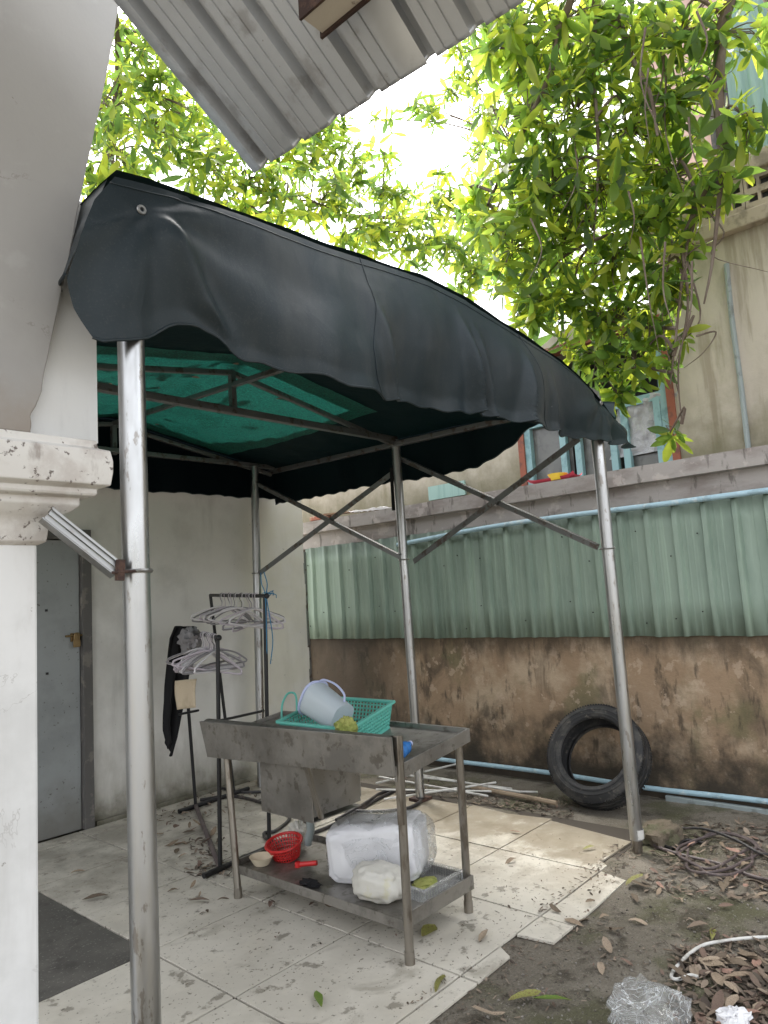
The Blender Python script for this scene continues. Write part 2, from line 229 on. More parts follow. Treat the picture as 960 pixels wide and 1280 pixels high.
# ------------------------------------------------------------------ mesh helpers
def catmull(pts, n=6):
    P = [Vector(p) for p in pts]
    if len(P) < 3: return P
    Q = [P[0] * 2 - P[1]] + P + [P[-1] * 2 - P[-2]]; out = []
    for i in range(1, len(Q) - 2):
        a, b, c, d = Q[i - 1], Q[i], Q[i + 1], Q[i + 2]
        for k in range(n):
            t = k / n
            out.append(0.5 * ((2 * b) + (c - a) * t + (2 * a - 5 * b + 4 * c - d) * t * t + (3 * b - a - 3 * c + d) * t ** 3))
    out.append(P[-1]); return out
class MB:
    def __init__(s): s.v = []; s.f = []
    def box(s, x0, x1, y0, y1, z0, z1):
        o = len(s.v); s.v += [Vector((x, y, z)) for z in (z0, z1) for y in (y0, y1) for x in (x0, x1)]
        s.f += [tuple(o + i for i in q) for q in ((0, 2, 3, 1), (4, 5, 7, 6), (0, 1, 5, 4), (2, 6, 7, 3), (0, 4, 6, 2), (1, 3, 7, 5))]; return s
    def bar(s, a, b, w, h, up=(0, 0, 1)):           # rectangular bar from a to b
        a, b = Vector(a), Vector(b); d = (b - a).normalized(); u = Vector(up); sd = d.cross(u)
        if sd.length < 1e-4: sd = d.cross(Vector((1, 0, 0)))
        sd.normalize(); u = sd.cross(d); o = len(s.v)
        for p in (a, b): s.v += [p + sd * w / 2 * i + u * h / 2 * j for i, j in ((-1, -1), (1, -1), (1, 1), (-1, 1))]
        s.f += [tuple(o + i for i in q) for q in ((3, 2, 1, 0), (4, 5, 6, 7), (0, 1, 5, 4), (1, 2, 6, 5), (2, 3, 7, 6), (3, 0, 4, 7))]; return s
    def tube(s, pts, r, n=8, cap=True):
        P = [Vector(p) for p in pts]; k = len(P); o = len(s.v)
        rs = r if isinstance(r, (list, tuple)) else [r] * k
        if len(rs) != k: rs = [np.interp(i / (k - 1), np.linspace(0, 1, len(rs)), rs) for i in range(k)]
        t0 = (P[1] - P[0]).normalized(); nr = t0.orthogonal().normalized()
        for i in range(k):
            t = (P[min(i + 1, k - 1)] - P[max(i - 1, 0)])
            if t.length < 1e-9: t = t0.copy()
            t.normalize(); nr = (nr - t * nr.dot(t))
            if nr.length < 1e-6: nr = t.orthogonal()
            nr.normalize(); bn = t.cross(nr)
            for j in range(n):
                a = 2 * math.pi * j / n; s.v.append(P[i] + (nr * math.cos(a) + bn * math.sin(a)) * rs[i])
        for i in range(k - 1):
            for j in range(n): s.f.append((o + i * n + j, o + i * n + (j + 1) % n, o + (i + 1) * n + (j + 1) % n, o + (i + 1) * n + j))
        if cap: s.f.append(tuple(o + j for j in reversed(range(n)))); s.f.append(tuple(o + (k - 1) * n + j for j in range(n)))
        return s
    def grid(s, fn, nu, nv, closed=False, skip=None):
        o = len(s.v); m = nu if closed else nu + 1
        for j in range(nv + 1):
            for i in range(m): s.v.append(Vector(fn(i / nu, j / nv)))
        for j in range(nv):
            for i in range(nu):
                if skip and skip((i + .5) / nu, (j + .5) / nv): continue
                a, b = i, (i + 1) % m
                s.f.append((o + j * m + a, o + j * m + b, o + (j + 1) * m + b, o + (j + 1) * m + a))
        return s
    def lathe(s, prof, c=(0, 0, 0), n=24, M4=None, cap=False):
        c = Vector(c); o = len(s.v); k = len(prof)
        for r, z in prof:
            for j in range(n):
                a = 2 * math.pi * j / n; p = Vector((r * math.cos(a), r * math.sin(a), z)); s.v.append((M4 @ p if M4 else p) + c)
        for i in range(k - 1):
            for j in range(n): s.f.append((o + i * n + j, o + i * n + (j + 1) % n, o + (i + 1) * n + (j + 1) % n, o + (i + 1) * n + j))
        if cap: s.f.append(tuple(o + j for j in reversed(range(n)))); s.f.append(tuple(o + (k - 1) * n + j for j in range(n)))
        return s
    def prism(s, pts, ext):
        ext = Vector(ext); P = [Vector(p) for p in pts]; n = len(P); o = len(s.v)
        s.v += P + [p + ext for p in P]; s.f.append(tuple(o + i for i in reversed(range(n)))); s.f.append(tuple(o + n + i for i in range(n)))
        for i in range(n): s.f.append((o + i, o + (i + 1) % n, o + n + (i + 1) % n, o + n + i))
        return s
    def blob(s, c, rx, ry, rz, nu=28, nv=16, amp=0.1, freq=3.0, pw=1.0, rot=None, seed=0.0):   # lumpy superellipsoid
        c = Vector(c); rot = rot or Matrix.Identity(3)
        def sp(x, p): return math.copysign(abs(x) ** p, x)
        def fn(u, v):
            a = 2 * math.pi * u; b = math.pi * (v - 0.5) * 0.999
            d = Vector((sp(math.cos(b), pw) * sp(math.cos(a), pw), sp(math.cos(b), pw) * sp(math.sin(a), pw), sp(math.sin(b), pw)))
            q = Vector((math.cos(b) * math.cos(a), math.cos(b) * math.sin(a), math.sin(b)))
            k = 1 + amp * noise.fractal(q * freq + Vector((seed, seed, 0)), 1.0, 2.0, 4)
            return c + rot @ Vector((d.x * rx * k, d.y * ry * k, d.z * rz * k))
        return s.grid(fn, nu, nv, closed=True)
    def build(s, name, mat, parent=None, smooth=True, origin=None, angle=40, bevel=0.0, kind=None, flip=False):
        org = wloc(parent) if parent else Vector(origin or (0, 0, 0))
        me = bpy.data.meshes.new(name); me.from_pydata([tuple(p - org) for p in s.v], [], s.f); me.update()
        if flip: me.flip_normals()
        ms = M[mat].m if isinstance(mat, str) else mat; me.materials.append(ms)
        if smooth:
            me.polygons.foreach_set('use_smooth', [True] * len(me.polygons)); me.set_sharp_from_angle(angle=R_(angle))
        o = bpy.data.objects.new(name, me); COL.objects.link(o)
        if parent: o.parent = parent
        else: o.location = org
        if bevel:
            b = o.modifiers.new('bevel', 'BEVEL'); b.width = bevel; b.segments = 2; b.limit_method = 'ANGLE'; b.angle_limit = R_(35)
        if kind: o['kind'] = kind
        return o
def wloc(o):
    p = Vector((0, 0, 0))
    while o: p = p + o.location; o = o.parent
    return p
def tag(o, label, cat, group=None, kind=None):
    o['label'] = label; o['category'] = cat
    if group: o['group'] = group
    if kind: o['kind'] = kind
    return o
def thing(name, label, cat, loc=(0, 0, 0), group=None):
    o = bpy.data.objects.new(name, None); o.empty_display_size = 0.1; COL.objects.link(o); o.location = loc
    return tag(o, label, cat, group)
def kids(o): return [c for c in bpy.data.objects if c.parent == o]
def copy_tree(o, parent=None):
    c = o.copy(); COL.objects.link(c)
    if parent: c.parent = parent
    for ch in kids(o): copy_tree(ch, c)
    return c
def structure(o, label, cat): return tag(o, label, cat, kind='structure')
def fbm(x, y, z=0.0, o=4): return noise.fractal(Vector((x, y, z)), 1.0, 2.0, o)
def smooth(a, b, t):
    t = min(1, max(0, (t - a) / (b - a))); return t * t * (3 - 2 * t)

# ------------------------------------------------------------------ ground and floor
def ground_z(x, y):
    z = -0.016 + 0.010 * fbm(x * 1.3, y * 1.3) + 0.006 * fbm(x * 6, y * 6, 3)
    z += 0.02 * smooth(2.0, 1.6, y) * smooth(3.0, 4.2, x) * (0.5 + fbm(x * 2, y * 2, 8))
    if y > 1.9 and x < 4.15: z = min(z, -0.03)
    elif y > 1.6: z = min(z, -0.004)
    return z
xs = sorted(set([-80, -40, -15, -5, -1, 0.3] + [0.6 + 0.035 * i for i in range(130)] + [5.2, 5.6, 7, 10, 20, 45, 80]))
ys = sorted(set([-80, -40, -15, -5, -1.5, -0.3] + [0.2 + 0.035 * i for i in range(58)] + [2.4, 2.8, 3.4, 4.2, 5.0, 5.3, 7, 12, 25, 50, 80]))
g = MB(); nx = len(xs)
for y_ in ys:
    for x_ in xs: g.v.append(Vector((x_, y_, ground_z(x_, y_))))
for j in range(len(ys) - 1):
    for i in range(nx - 1): g.f.append((j * nx + i, j * nx + i + 1, (j + 1) * nx + i + 1, (j + 1) * nx + i))
structure(g.build('ground', 'ground_dirt'), 'gritty grey brown dirt ground strewn with leaves', 'ground')

fl_base = MB().box(0.2, 4.32, 1.86, 5.12, -0.09, -0.012).build('tiled_floor', 'joint_dirt', smooth=False)
structure(fl_base, 'worn cream tiled floor under the canopy', 'floor')
T = 0.6205; GX, GY = 1.742, 1.84; gap = 0.005
def tile(pts, dz=0.0):
    c = Vector((sum(p[0] for p in pts) / len(pts), sum(p[1] for p in pts) / len(pts)))
    tx, ty = random.uniform(-1, 1) * 0.0022, random.uniform(-1, 1) * 0.0022
    m = MB().prism([(p[0], p[1], -0.011) for p in pts], (0, 0, 0.011))
    for i in range(len(pts), 2 * len(pts)):
        m.v[i].z += dz + tx * (m.v[i].x - c.x) + ty * (m.v[i].y - c.y)
    m.build('tile', 'tile_cream', fl_base, smooth=False, bevel=0.0015)
def rect(x0, x1, y0, y1): return [(x0, y0), (x1, y0), (x1, y1), (x0, y1)]
for i in range(-2, 4):
    for j in range(0, 6):
        x0, x1, y0, y1 = GX + i * T + gap, GX + (i + 1) * T - gap, GY + j * T + gap, min(5.1, GY + (j + 1) * T - gap)
        if y0 > 5.05: continue
        if i < 0 and j >= 2: continue
        if i == 3:
            if j == 0: tile([(x0, y0), (3.70, y0), (3.74, y0 + .05), (4.10, y0 + .035), (4.14, 2.1), (4.2, y1), (x0, y1)])
            elif j == 1: tile([(x0, y0), (x1 + 0.02, y0), (x1 - 0.03, y0 + .3), (x1 + .01, y1), (x0, y1)])
            else: tile(rect(x0, x1 - 0.01 * j, y0, y1))
        else: tile(rect(x0, x1, y0, y1), random.uniform(-0.001, 0.001))
tile([(1.13, 1.755), (1.736, 1.755), (1.736, GY - gap), (1.13, GY - gap)])
tile([(1.747, 1.755), (2.357, 1.758), (2.357, GY - gap), (1.747, GY - gap)])
tile([(2.367, 1.758), (2.60, 1.762), (2.645, GY - gap), (2.367, GY - gap)])
tile([(2.80, 1.672), (2.977, 1.672), (2.977, GY - gap), (2.775, GY - gap)], 0.001)
tile([(2.987, 1.672), (3.57, 1.685), (3.61, GY - gap), (2.987, GY - gap)], -0.001)
cp = MB()
cp.prism([(0.45, 3.083, -0.011), (GX - 0.003, 3.083, -0.011), (GX - 0.003, 5.1, -0.011), (0.45, 5.1, -0.011)], (0, 0, 0.009))
structure(cp.build('concrete_patch', 'concrete_dark', smooth=False), 'dark grey rough patch of floor between the column and the door', 'floor patch')

# ------------------------------------------------------------------ white wall with steel door
WY = 5.13
ww = thing('white_wall', 'grimy white plastered wall with a grey steel door', 'wall', (3, WY, 0))
m = MB().box(-0.5, 1.47, WY, WY + 0.22, -0.05, 3.3).box(2.47, 4.58, WY, WY + 0.22, -0.05, 3.3).box(1.47, 2.47, WY, WY + 0.22, 2.06, 3.3)
# ragged corner of the wall
for k in range(26):
    z0 = -0.05 + k * 0.1; d = 0.012 + 0.02 * random.random(); m.box(4.58, 4.58 + d, WY + 0.004, WY + 0.2, z0, z0 + 0.1)
m.build('wall_body', 'white_plaster', ww, smooth=False)
MB().bar((2.50, WY - .012, -.01), (4.56, WY - .012, -.01), .03, .08).build('wall_base', 'white_plaster', ww, smooth=False)
df = MB().bar((2.445, WY - 0.012, 0), (2.445, WY - 0.012, 2.09), 0.07, 0.05, (0, 1, 0)).bar((1.40, WY - 0.013, 2.075), (2.48, WY - 0.013, 2.075), 0.05, 0.07).bar((1.45, WY - 0.012, 0), (1.45, WY - 0.012, 2.03), 0.07, 0.05, (0, 1, 0))
df.build('door_frame', 'door_frame', ww, smooth=False, bevel=0.003)
MB().box(1.3, 2.6, WY + .23, WY + .3, -.05, 2.2).build('wall_body', 'dark_room', ww, smooth=False)  # unseen panel added behind the door to stop sun leaking under it
dr = MB().box(1.49, 2.406, WY + 0.005, WY + 0.045, 0.0, 2.035).build('door', 'door_steel', ww, smooth=False, bevel=0.004)
b = MB(); bz = 1.335
b.box(2.335, 2.40, WY - 0.012, WY + 0.004, bz - 0.03, bz + 0.03).tube([(2.29, WY - 0.022, bz + .012), (2.455, WY - 0.022, bz + .012)], 0.008, 8)
b.box(2.345, 2.37, WY - 0.04, WY - 0.012, bz - 0.028, bz + 0.028)
b.build('bolt', 'brass', dr, bevel=0.002)
MB().box(2.335, 2.385, WY - 0.052, WY - 0.041, bz - 0.07, bz - 0.02).tube(catmull([(2.342, WY - 0.046, bz - .02), (2.345, WY - 0.046, bz + .02), (2.36, WY - .046, bz + .03), (2.375, WY - .046, bz + .02), (2.378, WY - .046, bz - .02)]), 0.004, 6).build('padlock', 'brass', dr, bevel=0.002)
for z in (0.25, 1.05, 1.6):
    MB().tube([(2.412, WY - 0.02, z - 0.045), (2.412, WY - 0.02, z + 0.045)], 0.011, 8).build('hinge', 'door_frame', dr)
rv = MB()
for (px, py) in ((58, 763), (59, 842)): p = wy(px, py, WY); rv.box(p.x - .008, p.x + .008, WY - .003, WY + .006, p.z - .008, p.z + .008)
rv.build('rivet', 'black_metal', dr, smooth=False)

# ------------------------------------------------------------------ boundary wall, ledge, sheets, pipes
BX = 5.06
bw = thing('boundary_wall', 'stained brown concrete wall clad above with pale green corrugated sheets', 'wall', (BX, 3, 0))
m = MB()
m.grid(lambda u, v: (BX + 0.012 * fbm(u * 16, v * 3.0, 1) - 0.006 * smooth(.75, .7, v), 0.2 + u * 5.9, -0.08 + v * 1.75), 160, 44)
m.box(BX + 0.03, BX + 0.2, 0.2, 6.1, -0.08, 2.03)
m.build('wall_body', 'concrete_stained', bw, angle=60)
def ledge_profile():
    return [(BX - 0.02, 2.03), (BX - 0.02, 2.175), (BX - 0.075, 2.18), (BX - 0.075, 2.30), (BX + 0.3, 2.325), (BX + 0.3, 2.03)]
lp = ledge_profile(); m = MB(); N = 60
yl = [0.2 + i * (5.66 - 0.2) / N for i in range(N + 1)]
for y_ in yl:
    for (x_, z_) in lp: m.v.append(Vector((x_ + 0.005 * fbm(y_ * 3, z_ * 4), y_, z_ + 0.005 * fbm(y_ * 2.3, x_ * 9, 5))))
K = len(lp)
for i in range(N):
    for j in range(K): m.f.append((i * K + j, i * K + (j + 1) % K, (i + 1) * K + (j + 1) % K, (i + 1) * K + j))
m.f.append(tuple(range(K))); m.f.append(tuple(reversed(range(N * K, N * K + K))))
m.build('ledge', 'ledge_concrete', bw, angle=30)
MB().box(BX - 0.055, BX - 0.021, 4.16, 4.22, 2.03, 2.175).build('ledge_bracket', 'ledge_concrete', bw, smooth=False)
# corrugated sheets: trapezoid ribs at the spacing of the photograph
ribs_y = [1.37 - 0.196 * k for k in range(1, 6)] + [1.37 + 0.196 * k for k in range(0, 22)]
def sheet(y0, y1, xo, z0, z1):
    rib = sorted(r for r in ribs_y if y0 + 0.03 < r < y1 - 0.03); prof = [(y0, 0)]
    for r in rib:
        prof += [(r - 0.030, 0), (r - 0.019, 0.034), (r + 0.010, 0.034), (r + 0.022, 0)]
        prof += [(r + 0.085, 0), (r + 0.09, 0.0018), (r + 0.096, 0.0018), (r + 0.10, 0)]
        prof += [(r + 0.125, 0), (r + 0.13, 0.0018), (r + 0.136, 0.0018), (r + 0.14, 0)]
    prof = [p for p in prof if p[0] <= y1] + [(y1, 0)]; k = len(prof); m = MB()
    zz = [z0, z0 + .25, z0 + .5, z0 + .75, z1]
    for j, z in enumerate(zz):
        for (y_, d) in prof: m.v.append(Vector((xo - d - 0.007 * fbm(y_ * 2, z * 2.5, 2), y_ + 0.004 * fbm(z * 3, y_ * 5), z + (0.006 * fbm(y_ * 4, 7) if j == 0 else 0))))
    for j in range(len(zz) - 1):
        for i in range(k - 1): m.f.append((j * k + i, j * k + i + 1, (j + 1) * k + i + 1, (j + 1) * k + i))
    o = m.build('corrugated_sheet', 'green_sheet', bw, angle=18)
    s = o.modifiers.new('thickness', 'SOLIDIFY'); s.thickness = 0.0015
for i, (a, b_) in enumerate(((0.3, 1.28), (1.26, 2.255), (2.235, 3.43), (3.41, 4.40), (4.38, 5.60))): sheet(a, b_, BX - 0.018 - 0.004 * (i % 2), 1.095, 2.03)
sc = MB()
for r in ribs_y[5:]:
    for z in (1.28, 1.75):
        zz_ = z + random.uniform(-.12, .12); yy_ = r + random.uniform(.05, .11)
        if random.random() < .5: sc.box(BX - .030, BX - .022, yy_, yy_ + .008, zz_, zz_ + .008)
sc.build('roofing_screw', 'black_metal', bw, smooth=False, kind='stuff')
MB().bar((BX - 0.03, 5.62, 0.0), (BX - 0.03, 5.62, 2.0), 0.05, 0.05, (0, 1, 0)).build('wall_post', 'frame_steel', bw, smooth=False)

pp = MB().tube(catmull([wx(497, 681, 5.0), wx(600, 661, 4.99), wx(700, 646, 4.985), wx(830, 630, 4.985), wx(960, 613, 4.985), (4.985, 0.3, 2.0)]), 0.02, 12)
tag(pp.build('upper_pipe', 'pvc_blue', origin=(4.99, 2.5, 2.0)), 'pale blue plastic pipe running below the concrete ledge', 'pipe')
pp = MB().tube(catmull([(5.03, 4.6, .10), wx(520, 945, 5.02), wx(680, 965, 5.02), wx(810, 985, 5.02), wx(960, 1002, 5.015), (5.01, .4, .06)]), 0.018, 12)
tag(pp.build('lower_pipe', 'pvc_blue', origin=(5.02, 2.5, .06)), 'thin blue plastic pipe low along the foot of the brown wall', 'pipe')
pp = MB().bar((5.02, 2.02, -0.005), (4.99, 0.4, 0.0), .035, .05)
tag(pp.build('kerb_strip', 'pvc_grey', origin=(5.0, 1.3, 0), smooth=False, bevel=.006), 'flat grey strip below the blue pipe, right of the tyre', 'strip')

# things on the ledge
def ledge_pt(px, py, X=5.12): return wx(px, py, X)
LZ = 2.312
tr_ = thing('red_tray', 'dull red tray lying on the ledge under the window', 'tray', (5.15, 2.72, LZ))
MB().grid(lambda u, v: (5.10 + .16 * v, 2.52 + .42 * u, LZ + 0.006 + .035 * (abs(2 * u - 1) ** 6 + (abs(2 * v - 1)) ** 6) * .8), 20, 10).build('tray_body', 'crimson', tr_)
yb = thing('yellow_basin', 'small yellow basin resting in the red tray', 'basin', (5.14, 2.68, LZ + .01))
MB().lathe([(0.0, 0.002), (.05, .002), (.075, .05), (.08, .05), (.054, -.002 + .002), (0.0, .0)], (5.15, 2.68, LZ + .012), 20).build('basin_body', 'yellow_plastic', yb)
w = MB().bar((5.12, 5.35, LZ + .055), (5.24, 4.62, LZ + .035), .07, .02); tag(w.build('wood_plank', 'wood_old', origin=(5.15, 5, LZ), smooth=False, bevel=.003), 'old brown wooden plank lying on the far end of the ledge', 'plank')
w = MB().box(5.05, 5.2, 5.3, 5.52, LZ + .002, LZ + .045); tag(w.build('broken_brick', 'red_brick', origin=(5.1, 5.4, LZ), smooth=False, bevel=.008), 'broken red brick under the plank end on the ledge', 'brick')
w = MB().grid(lambda u, v: (5.02 + .2 * v, 4.45 + .5 * u, LZ + .015 + .02 * abs(fbm(u * 5, v * 5)) + .015 * u), 18, 8); tag(w.build('plastic_sheet_scrap', 'plastic_white', origin=(5.1, 4.7, LZ)), 'crumpled pale plastic scrap on the ledge beside the plank', 'plastic scrap')

# ------------------------------------------------------------------ neighbour building
FX = 5.72
nb = thing('neighbour_building', 'weathered beige building with a window beyond the boundary wall', 'building', (FX, 3, 0))
Y0, Y1, Z0, Z1 = 1.90, 3.34, 2.36, 3.62
m = MB().box(FX, FX + .2, -2.5, Y0, 0, 4.6).box(FX, FX + .2, Y1, 6.6, 0, 3.75).box(FX, FX + .2, Y0, Y1, 0, Z0).box(FX, FX + .2, Y0, Y1, Z1, 3.75).box(FX + 2.4, FX + 2.5, -2.5, 6.6, 0, 3.75).box(FX + .2, FX + 2.4, 6.4, 6.6, 0, 3.75).box(FX + .2, FX + 2.4, -2.5, 6.4, 3.65, 3.749)
m.build('facade', 'facade_plaster', nb, smooth=False)
MB().box(FX + .82, FX + .88, Y0 - .3, Y1 + .3, Z0 - .2, Z1 + .2).build('room_back', 'dark_room', nb, smooth=False)
wn = MB().box(FX - .02, FX + .1, Y0, Y0 + .06, Z0, Z1).box(FX - .02, FX + .1, Y1 - .06, Y1, Z0, Z1).box(FX - .019, FX + .1, Y0 + .06, Y1 - .06, Z1 - .06, Z1).build('window', 'window_red', nb, smooth=False)
MB().box(FX + .0, FX + .06, Y0 + .06, Y0 + .12, Z0, Z1 - .06).box(FX, FX + .06, Y1 - .12, Y1 - .06, Z0, Z1 - .06).box(FX + .001, FX + .059, Y0 + .12, Y1 - .12, 2.93, 3.0).build('sash', 'window_blue', wn, smooth=False)
for y_ in (2.05, 2.33, 2.44, 2.76, 2.90):
    MB().box(FX - .005, FX + .05, y_ - .028, y_ + .028, Z0, 2.93).build('window_bar', 'window_blue', wn, smooth=False)
for (a, b_) in ((2.0, 2.36), (2.41, 2.81), (2.84, 3.22)):
    MB().box(FX + .062, FX + .068, a, b_, Z0, 2.95).build('pane', 'glass_dusty', wn, smooth=False)
MB().grid(lambda u, v: (FX + .03 - .02 * v + .03 * fbm(u * 6, v * 5), 2.0 + u * .5 - .14 * v, 2.52 + v * .48), 30, 24).build('plastic_cover', 'grey_sheeting', wn)
MB().box(FX - .06, FX + .0, Y0 - .08, Y1 + .08, Z0 - .05, Z0).build('window_sill', 'ledge_concrete', nb, smooth=False)
MB().tube(catmull([wx(908, 330, FX - .03), wx(915, 400, FX - .03), wx(926, 480, FX - .03), wx(936, 565, FX - .03), (FX - .03, 1.40, 2.0)]), 0.02, 8).build('drain_pipe', 'pvc_grey', nb)
MB().box(FX - .05, FX - .03, 3.95, 4.4, 2.42, 2.56).build('green_panel', 'teal_cladding', nb, smooth=False)
# ventilation blocks above the window
MB().box(FX - .09, FX - .001, -2.5, 2.1, 4.06, 4.18).box(FX - .09, FX - .002, -2.5, 2.1, 4.46, 4.6).build('cornice', 'vent_concrete', nb, smooth=False, bevel=.012)
bm_block = None
for k in range(8):
    y0 = 0.42 + k * .2
    if bm_block is None:
        q = MB(); W = .195; H = .28
        for (ya, yb_) in ((0, .022), (.0865, .1085), (.173, .195)): q.box(-.05, 0, ya, yb_, 0, H)
        for (ya, yb_) in ((.022, .0865), (.1085, .173)):
            for za, zb in ((0, .055), (.115, .165), (.225, .28)): q.box(-.049, -.001, ya, yb_, za, zb)
        bm_block = q.build('vent_block', 'vent_concrete', nb, smooth=False); bm_block.location = (0, 0, 0)
        for v in bm_block.data.vertices: v.co = v.co + wloc(nb)
        o = bm_block
    else: o = bm_block.copy(); COL.objects.link(o)
    o.location = Vector((FX - .002, y0, 4.18)) - wloc(nb)
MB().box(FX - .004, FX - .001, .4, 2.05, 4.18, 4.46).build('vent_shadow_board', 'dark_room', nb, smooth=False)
for y_ in (.98, 1.04): pass
m = MB(); yy = -2.5
m.grid(lambda u, v: (FX - .02 - .02 * (1 if (u * 40) % 1 < .35 else 0), -2.5 + 3.74 * u, 4.62 + 2.2 * v), 160, 2); m.box(FX, FX + .2, -2.5, 1.24, 4.6, 6.8)
m.build('upper_cladding', 'teal_cladding', nb, smooth=False)
pk = thing('pink_building', 'faded pink building glimpsed through the leaves high up', 'building', (9, 2, 0))
MB().box(9, 9.5, -1, 3.02, 0, 8.9).build('wall', 'pink_plaster', pk, smooth=False)
MB().box(8.93, 8.999, 1.6, 2.2, 6.6, 7.6).build('window', 'dark_room', pk, smooth=False)

# ------------------------------------------------------------------ column, arch, awning
wc = thing('white_column', 'white painted column with stained moulded capital carrying an arch', 'column', (.45, 2.1, 0))
SX, SYF, SYB = .79, 1.92, 2.42
MB().box(.30, SX, SYF, SYB, -.05, 1.69).build('shaft', 'column_paint', wc, smooth=False, bevel=.008)
def cap_pt(px, py):
    r = dirv(px, py); t = (1.92 + .85 * .79) / (r.y + .85 * r.x); p = CAM + r * t; return (p.x - .79, p.z)
prof = [(0, 1.685)] + [cap_pt(*q) for q in ((59, 677), (61, 661), (66, 652), (75, 645), (88, 640), (100, 632), (101, 622), (119, 620.5), (122, 617), (122, 611), (139, 607), (142, 590), (142, 577), (138.5, 564), (123, 561), (121, 551))] + [(-.05, 1.995)]
m = MB(); n = len(prof)
for (p, z) in prof:
    a = max(p, -.05)
    for (cx_, cy_) in ((.30 - a, SYF - .85 * a), (SX + a, SYF - .85 * a), (SX + a, SYB + .85 * a), (.30 - a, SYB + .85 * a)): m.v.append(Vector((cx_, cy_, z)))
for i in range(n - 1):
    for j in range(4): m.f.append((i * 4 + j, i * 4 + (j + 1) % 4, (i + 1) * 4 + (j + 1) % 4, (i + 1) * 4 + j))
m.f.append((3, 2, 1, 0)); m.f.append(tuple((n - 1) * 4 + j for j in range(4)))
m.build('capital', 'capital_paint', wc, angle=22, bevel=.003)
edge = [wy(px, py, SYF) for px, py in ((41, 543), (38, 520), (47, 505), (52, 488), (60, 450), (70, 400), (85, 332), (97, 268), (111, 200), (126, 130), (141, 55), (151, -5), (165, -80), (185, -190))]
pts = []
for i, e in enumerate(catmull(edge, 5)):
    j = .006 * fbm(e.z * 22, 3) * smooth(2.35, 2.0, e.z) + .003 * fbm(e.z * 9, 5); pts.append((e.x + j, SYF, e.z))
pts[0] = (pts[0][0], SYF, 1.985)
pts = [(.1, SYF, 1.985)] + pts + [(.1, SYF, pts[-1][2])]
MB().prism(pts, (0, .3, 0)).build('arch', 'arch_shaded_paint', wc, smooth=False, bevel=.006)
# board beside the arch
ae = [p for p in pts[1:-1] if p[2] < 2.75]
bp = [(p[0] + .006, 1.965, max(p[2], 1.99)) for p in ae]; xr = wy(121.5, 490, 1.965).x
bp = [p for p in bp if p[0] < xr - .004]
wb = MB().prism(bp + [(xr, 1.965, bp[-1][2]), (xr, 1.965, 1.99)], (0, .02, 0))
tag(wb.build('white_board', 'white_board', origin=(.9, 1.97, 1.99), smooth=False), 'white upright board standing on the capital behind the arch', 'board')

aw = thing('metal_awning', 'corrugated zinc awning overhead with a rusty steel purlin', 'awning', (1.4, 1.2, 2.9))
PL0 = Vector((1.385, 1.70, 2.885)); up = (Vector(wy(150, 10, 1.70)) - PL0); SLOPE = up.z / up.x      # slope seen along the far edge
def aw_z(x): return 2.885 + (x - 1.385) * SLOPE
nrm = Vector((-SLOPE, 0, 1)).normalized()
def aw_sheet(y0, y1, off):
    prof = []; y_ = y1
    base = 0.0; k = 0
    prof.append((y1, 0)); r = y1 - .035
    while r > y0 + .06:
        prof += [(r, 0), (r - .007, .042), (r - .033, .042), (r - .044, 0)]
        for q in (.070, .108):
            if r - q - .01 > y0: prof += [(r - q, 0), (r - q - .002, .005), (r - q - .005, .005), (r - q - .007, 0)]
        r -= .148
    prof.append((y0, 0)); k = len(prof); m = MB(); xsn = [1.40, 1.39, 1.25, 1.0, .7, .3, -.2]
    for xx in xsn:
        for (py_, d) in prof:
            X_ = xx - .012 + .078 * (1.7 - py_); m.v.append(Vector((X_, py_, aw_z(xx - .012) + .03 * (1.7 - py_))) + nrm * (d + off + .004 * fbm(py_ * 3, xx * 3)))
    for j in range(len(xsn) - 1):
        for i in range(k - 1): m.f.append((j * k + i, j * k + i + 1, (j + 1) * k + i + 1, (j + 1) * k + i))
    o = m.build('roofing_sheet', 'zinc_roofing', aw, angle=15); s = o.modifiers.new('t', 'SOLIDIFY'); s.thickness = .0015
aw_sheet(1.02, 1.70, 0); aw_sheet(.22, 1.07, .006); aw_sheet(-.7, .27, .012)
q0 = wy(403, 49, 1.19); pxp = q0.x - .030; pz = q0.z + .012                 # lower corner of the purlin's end
MB().box(pxp - .045, pxp + .022, -.7, 1.182, pz - .004, pz + .002).build('purlin', 'rust_primer', aw, smooth=False)
MB().box(pxp - .052, pxp - .045, -.7, 1.188, pz - .008, pz + .09).box(pxp + .022, pxp + .030, -.7, 1.19, pz - .014, pz + .09).box(pxp - .045, pxp + .022, 1.176, 1.184, pz + .003, pz + .075).build('purlin_flange', 'rust', aw, smooth=False)
MB().box(-.3, -.1, -.7, 1.9, aw_z(-.2) - .2, aw_z(-.2) - .03).build('wall_plate', 'rust', aw, smooth=False)

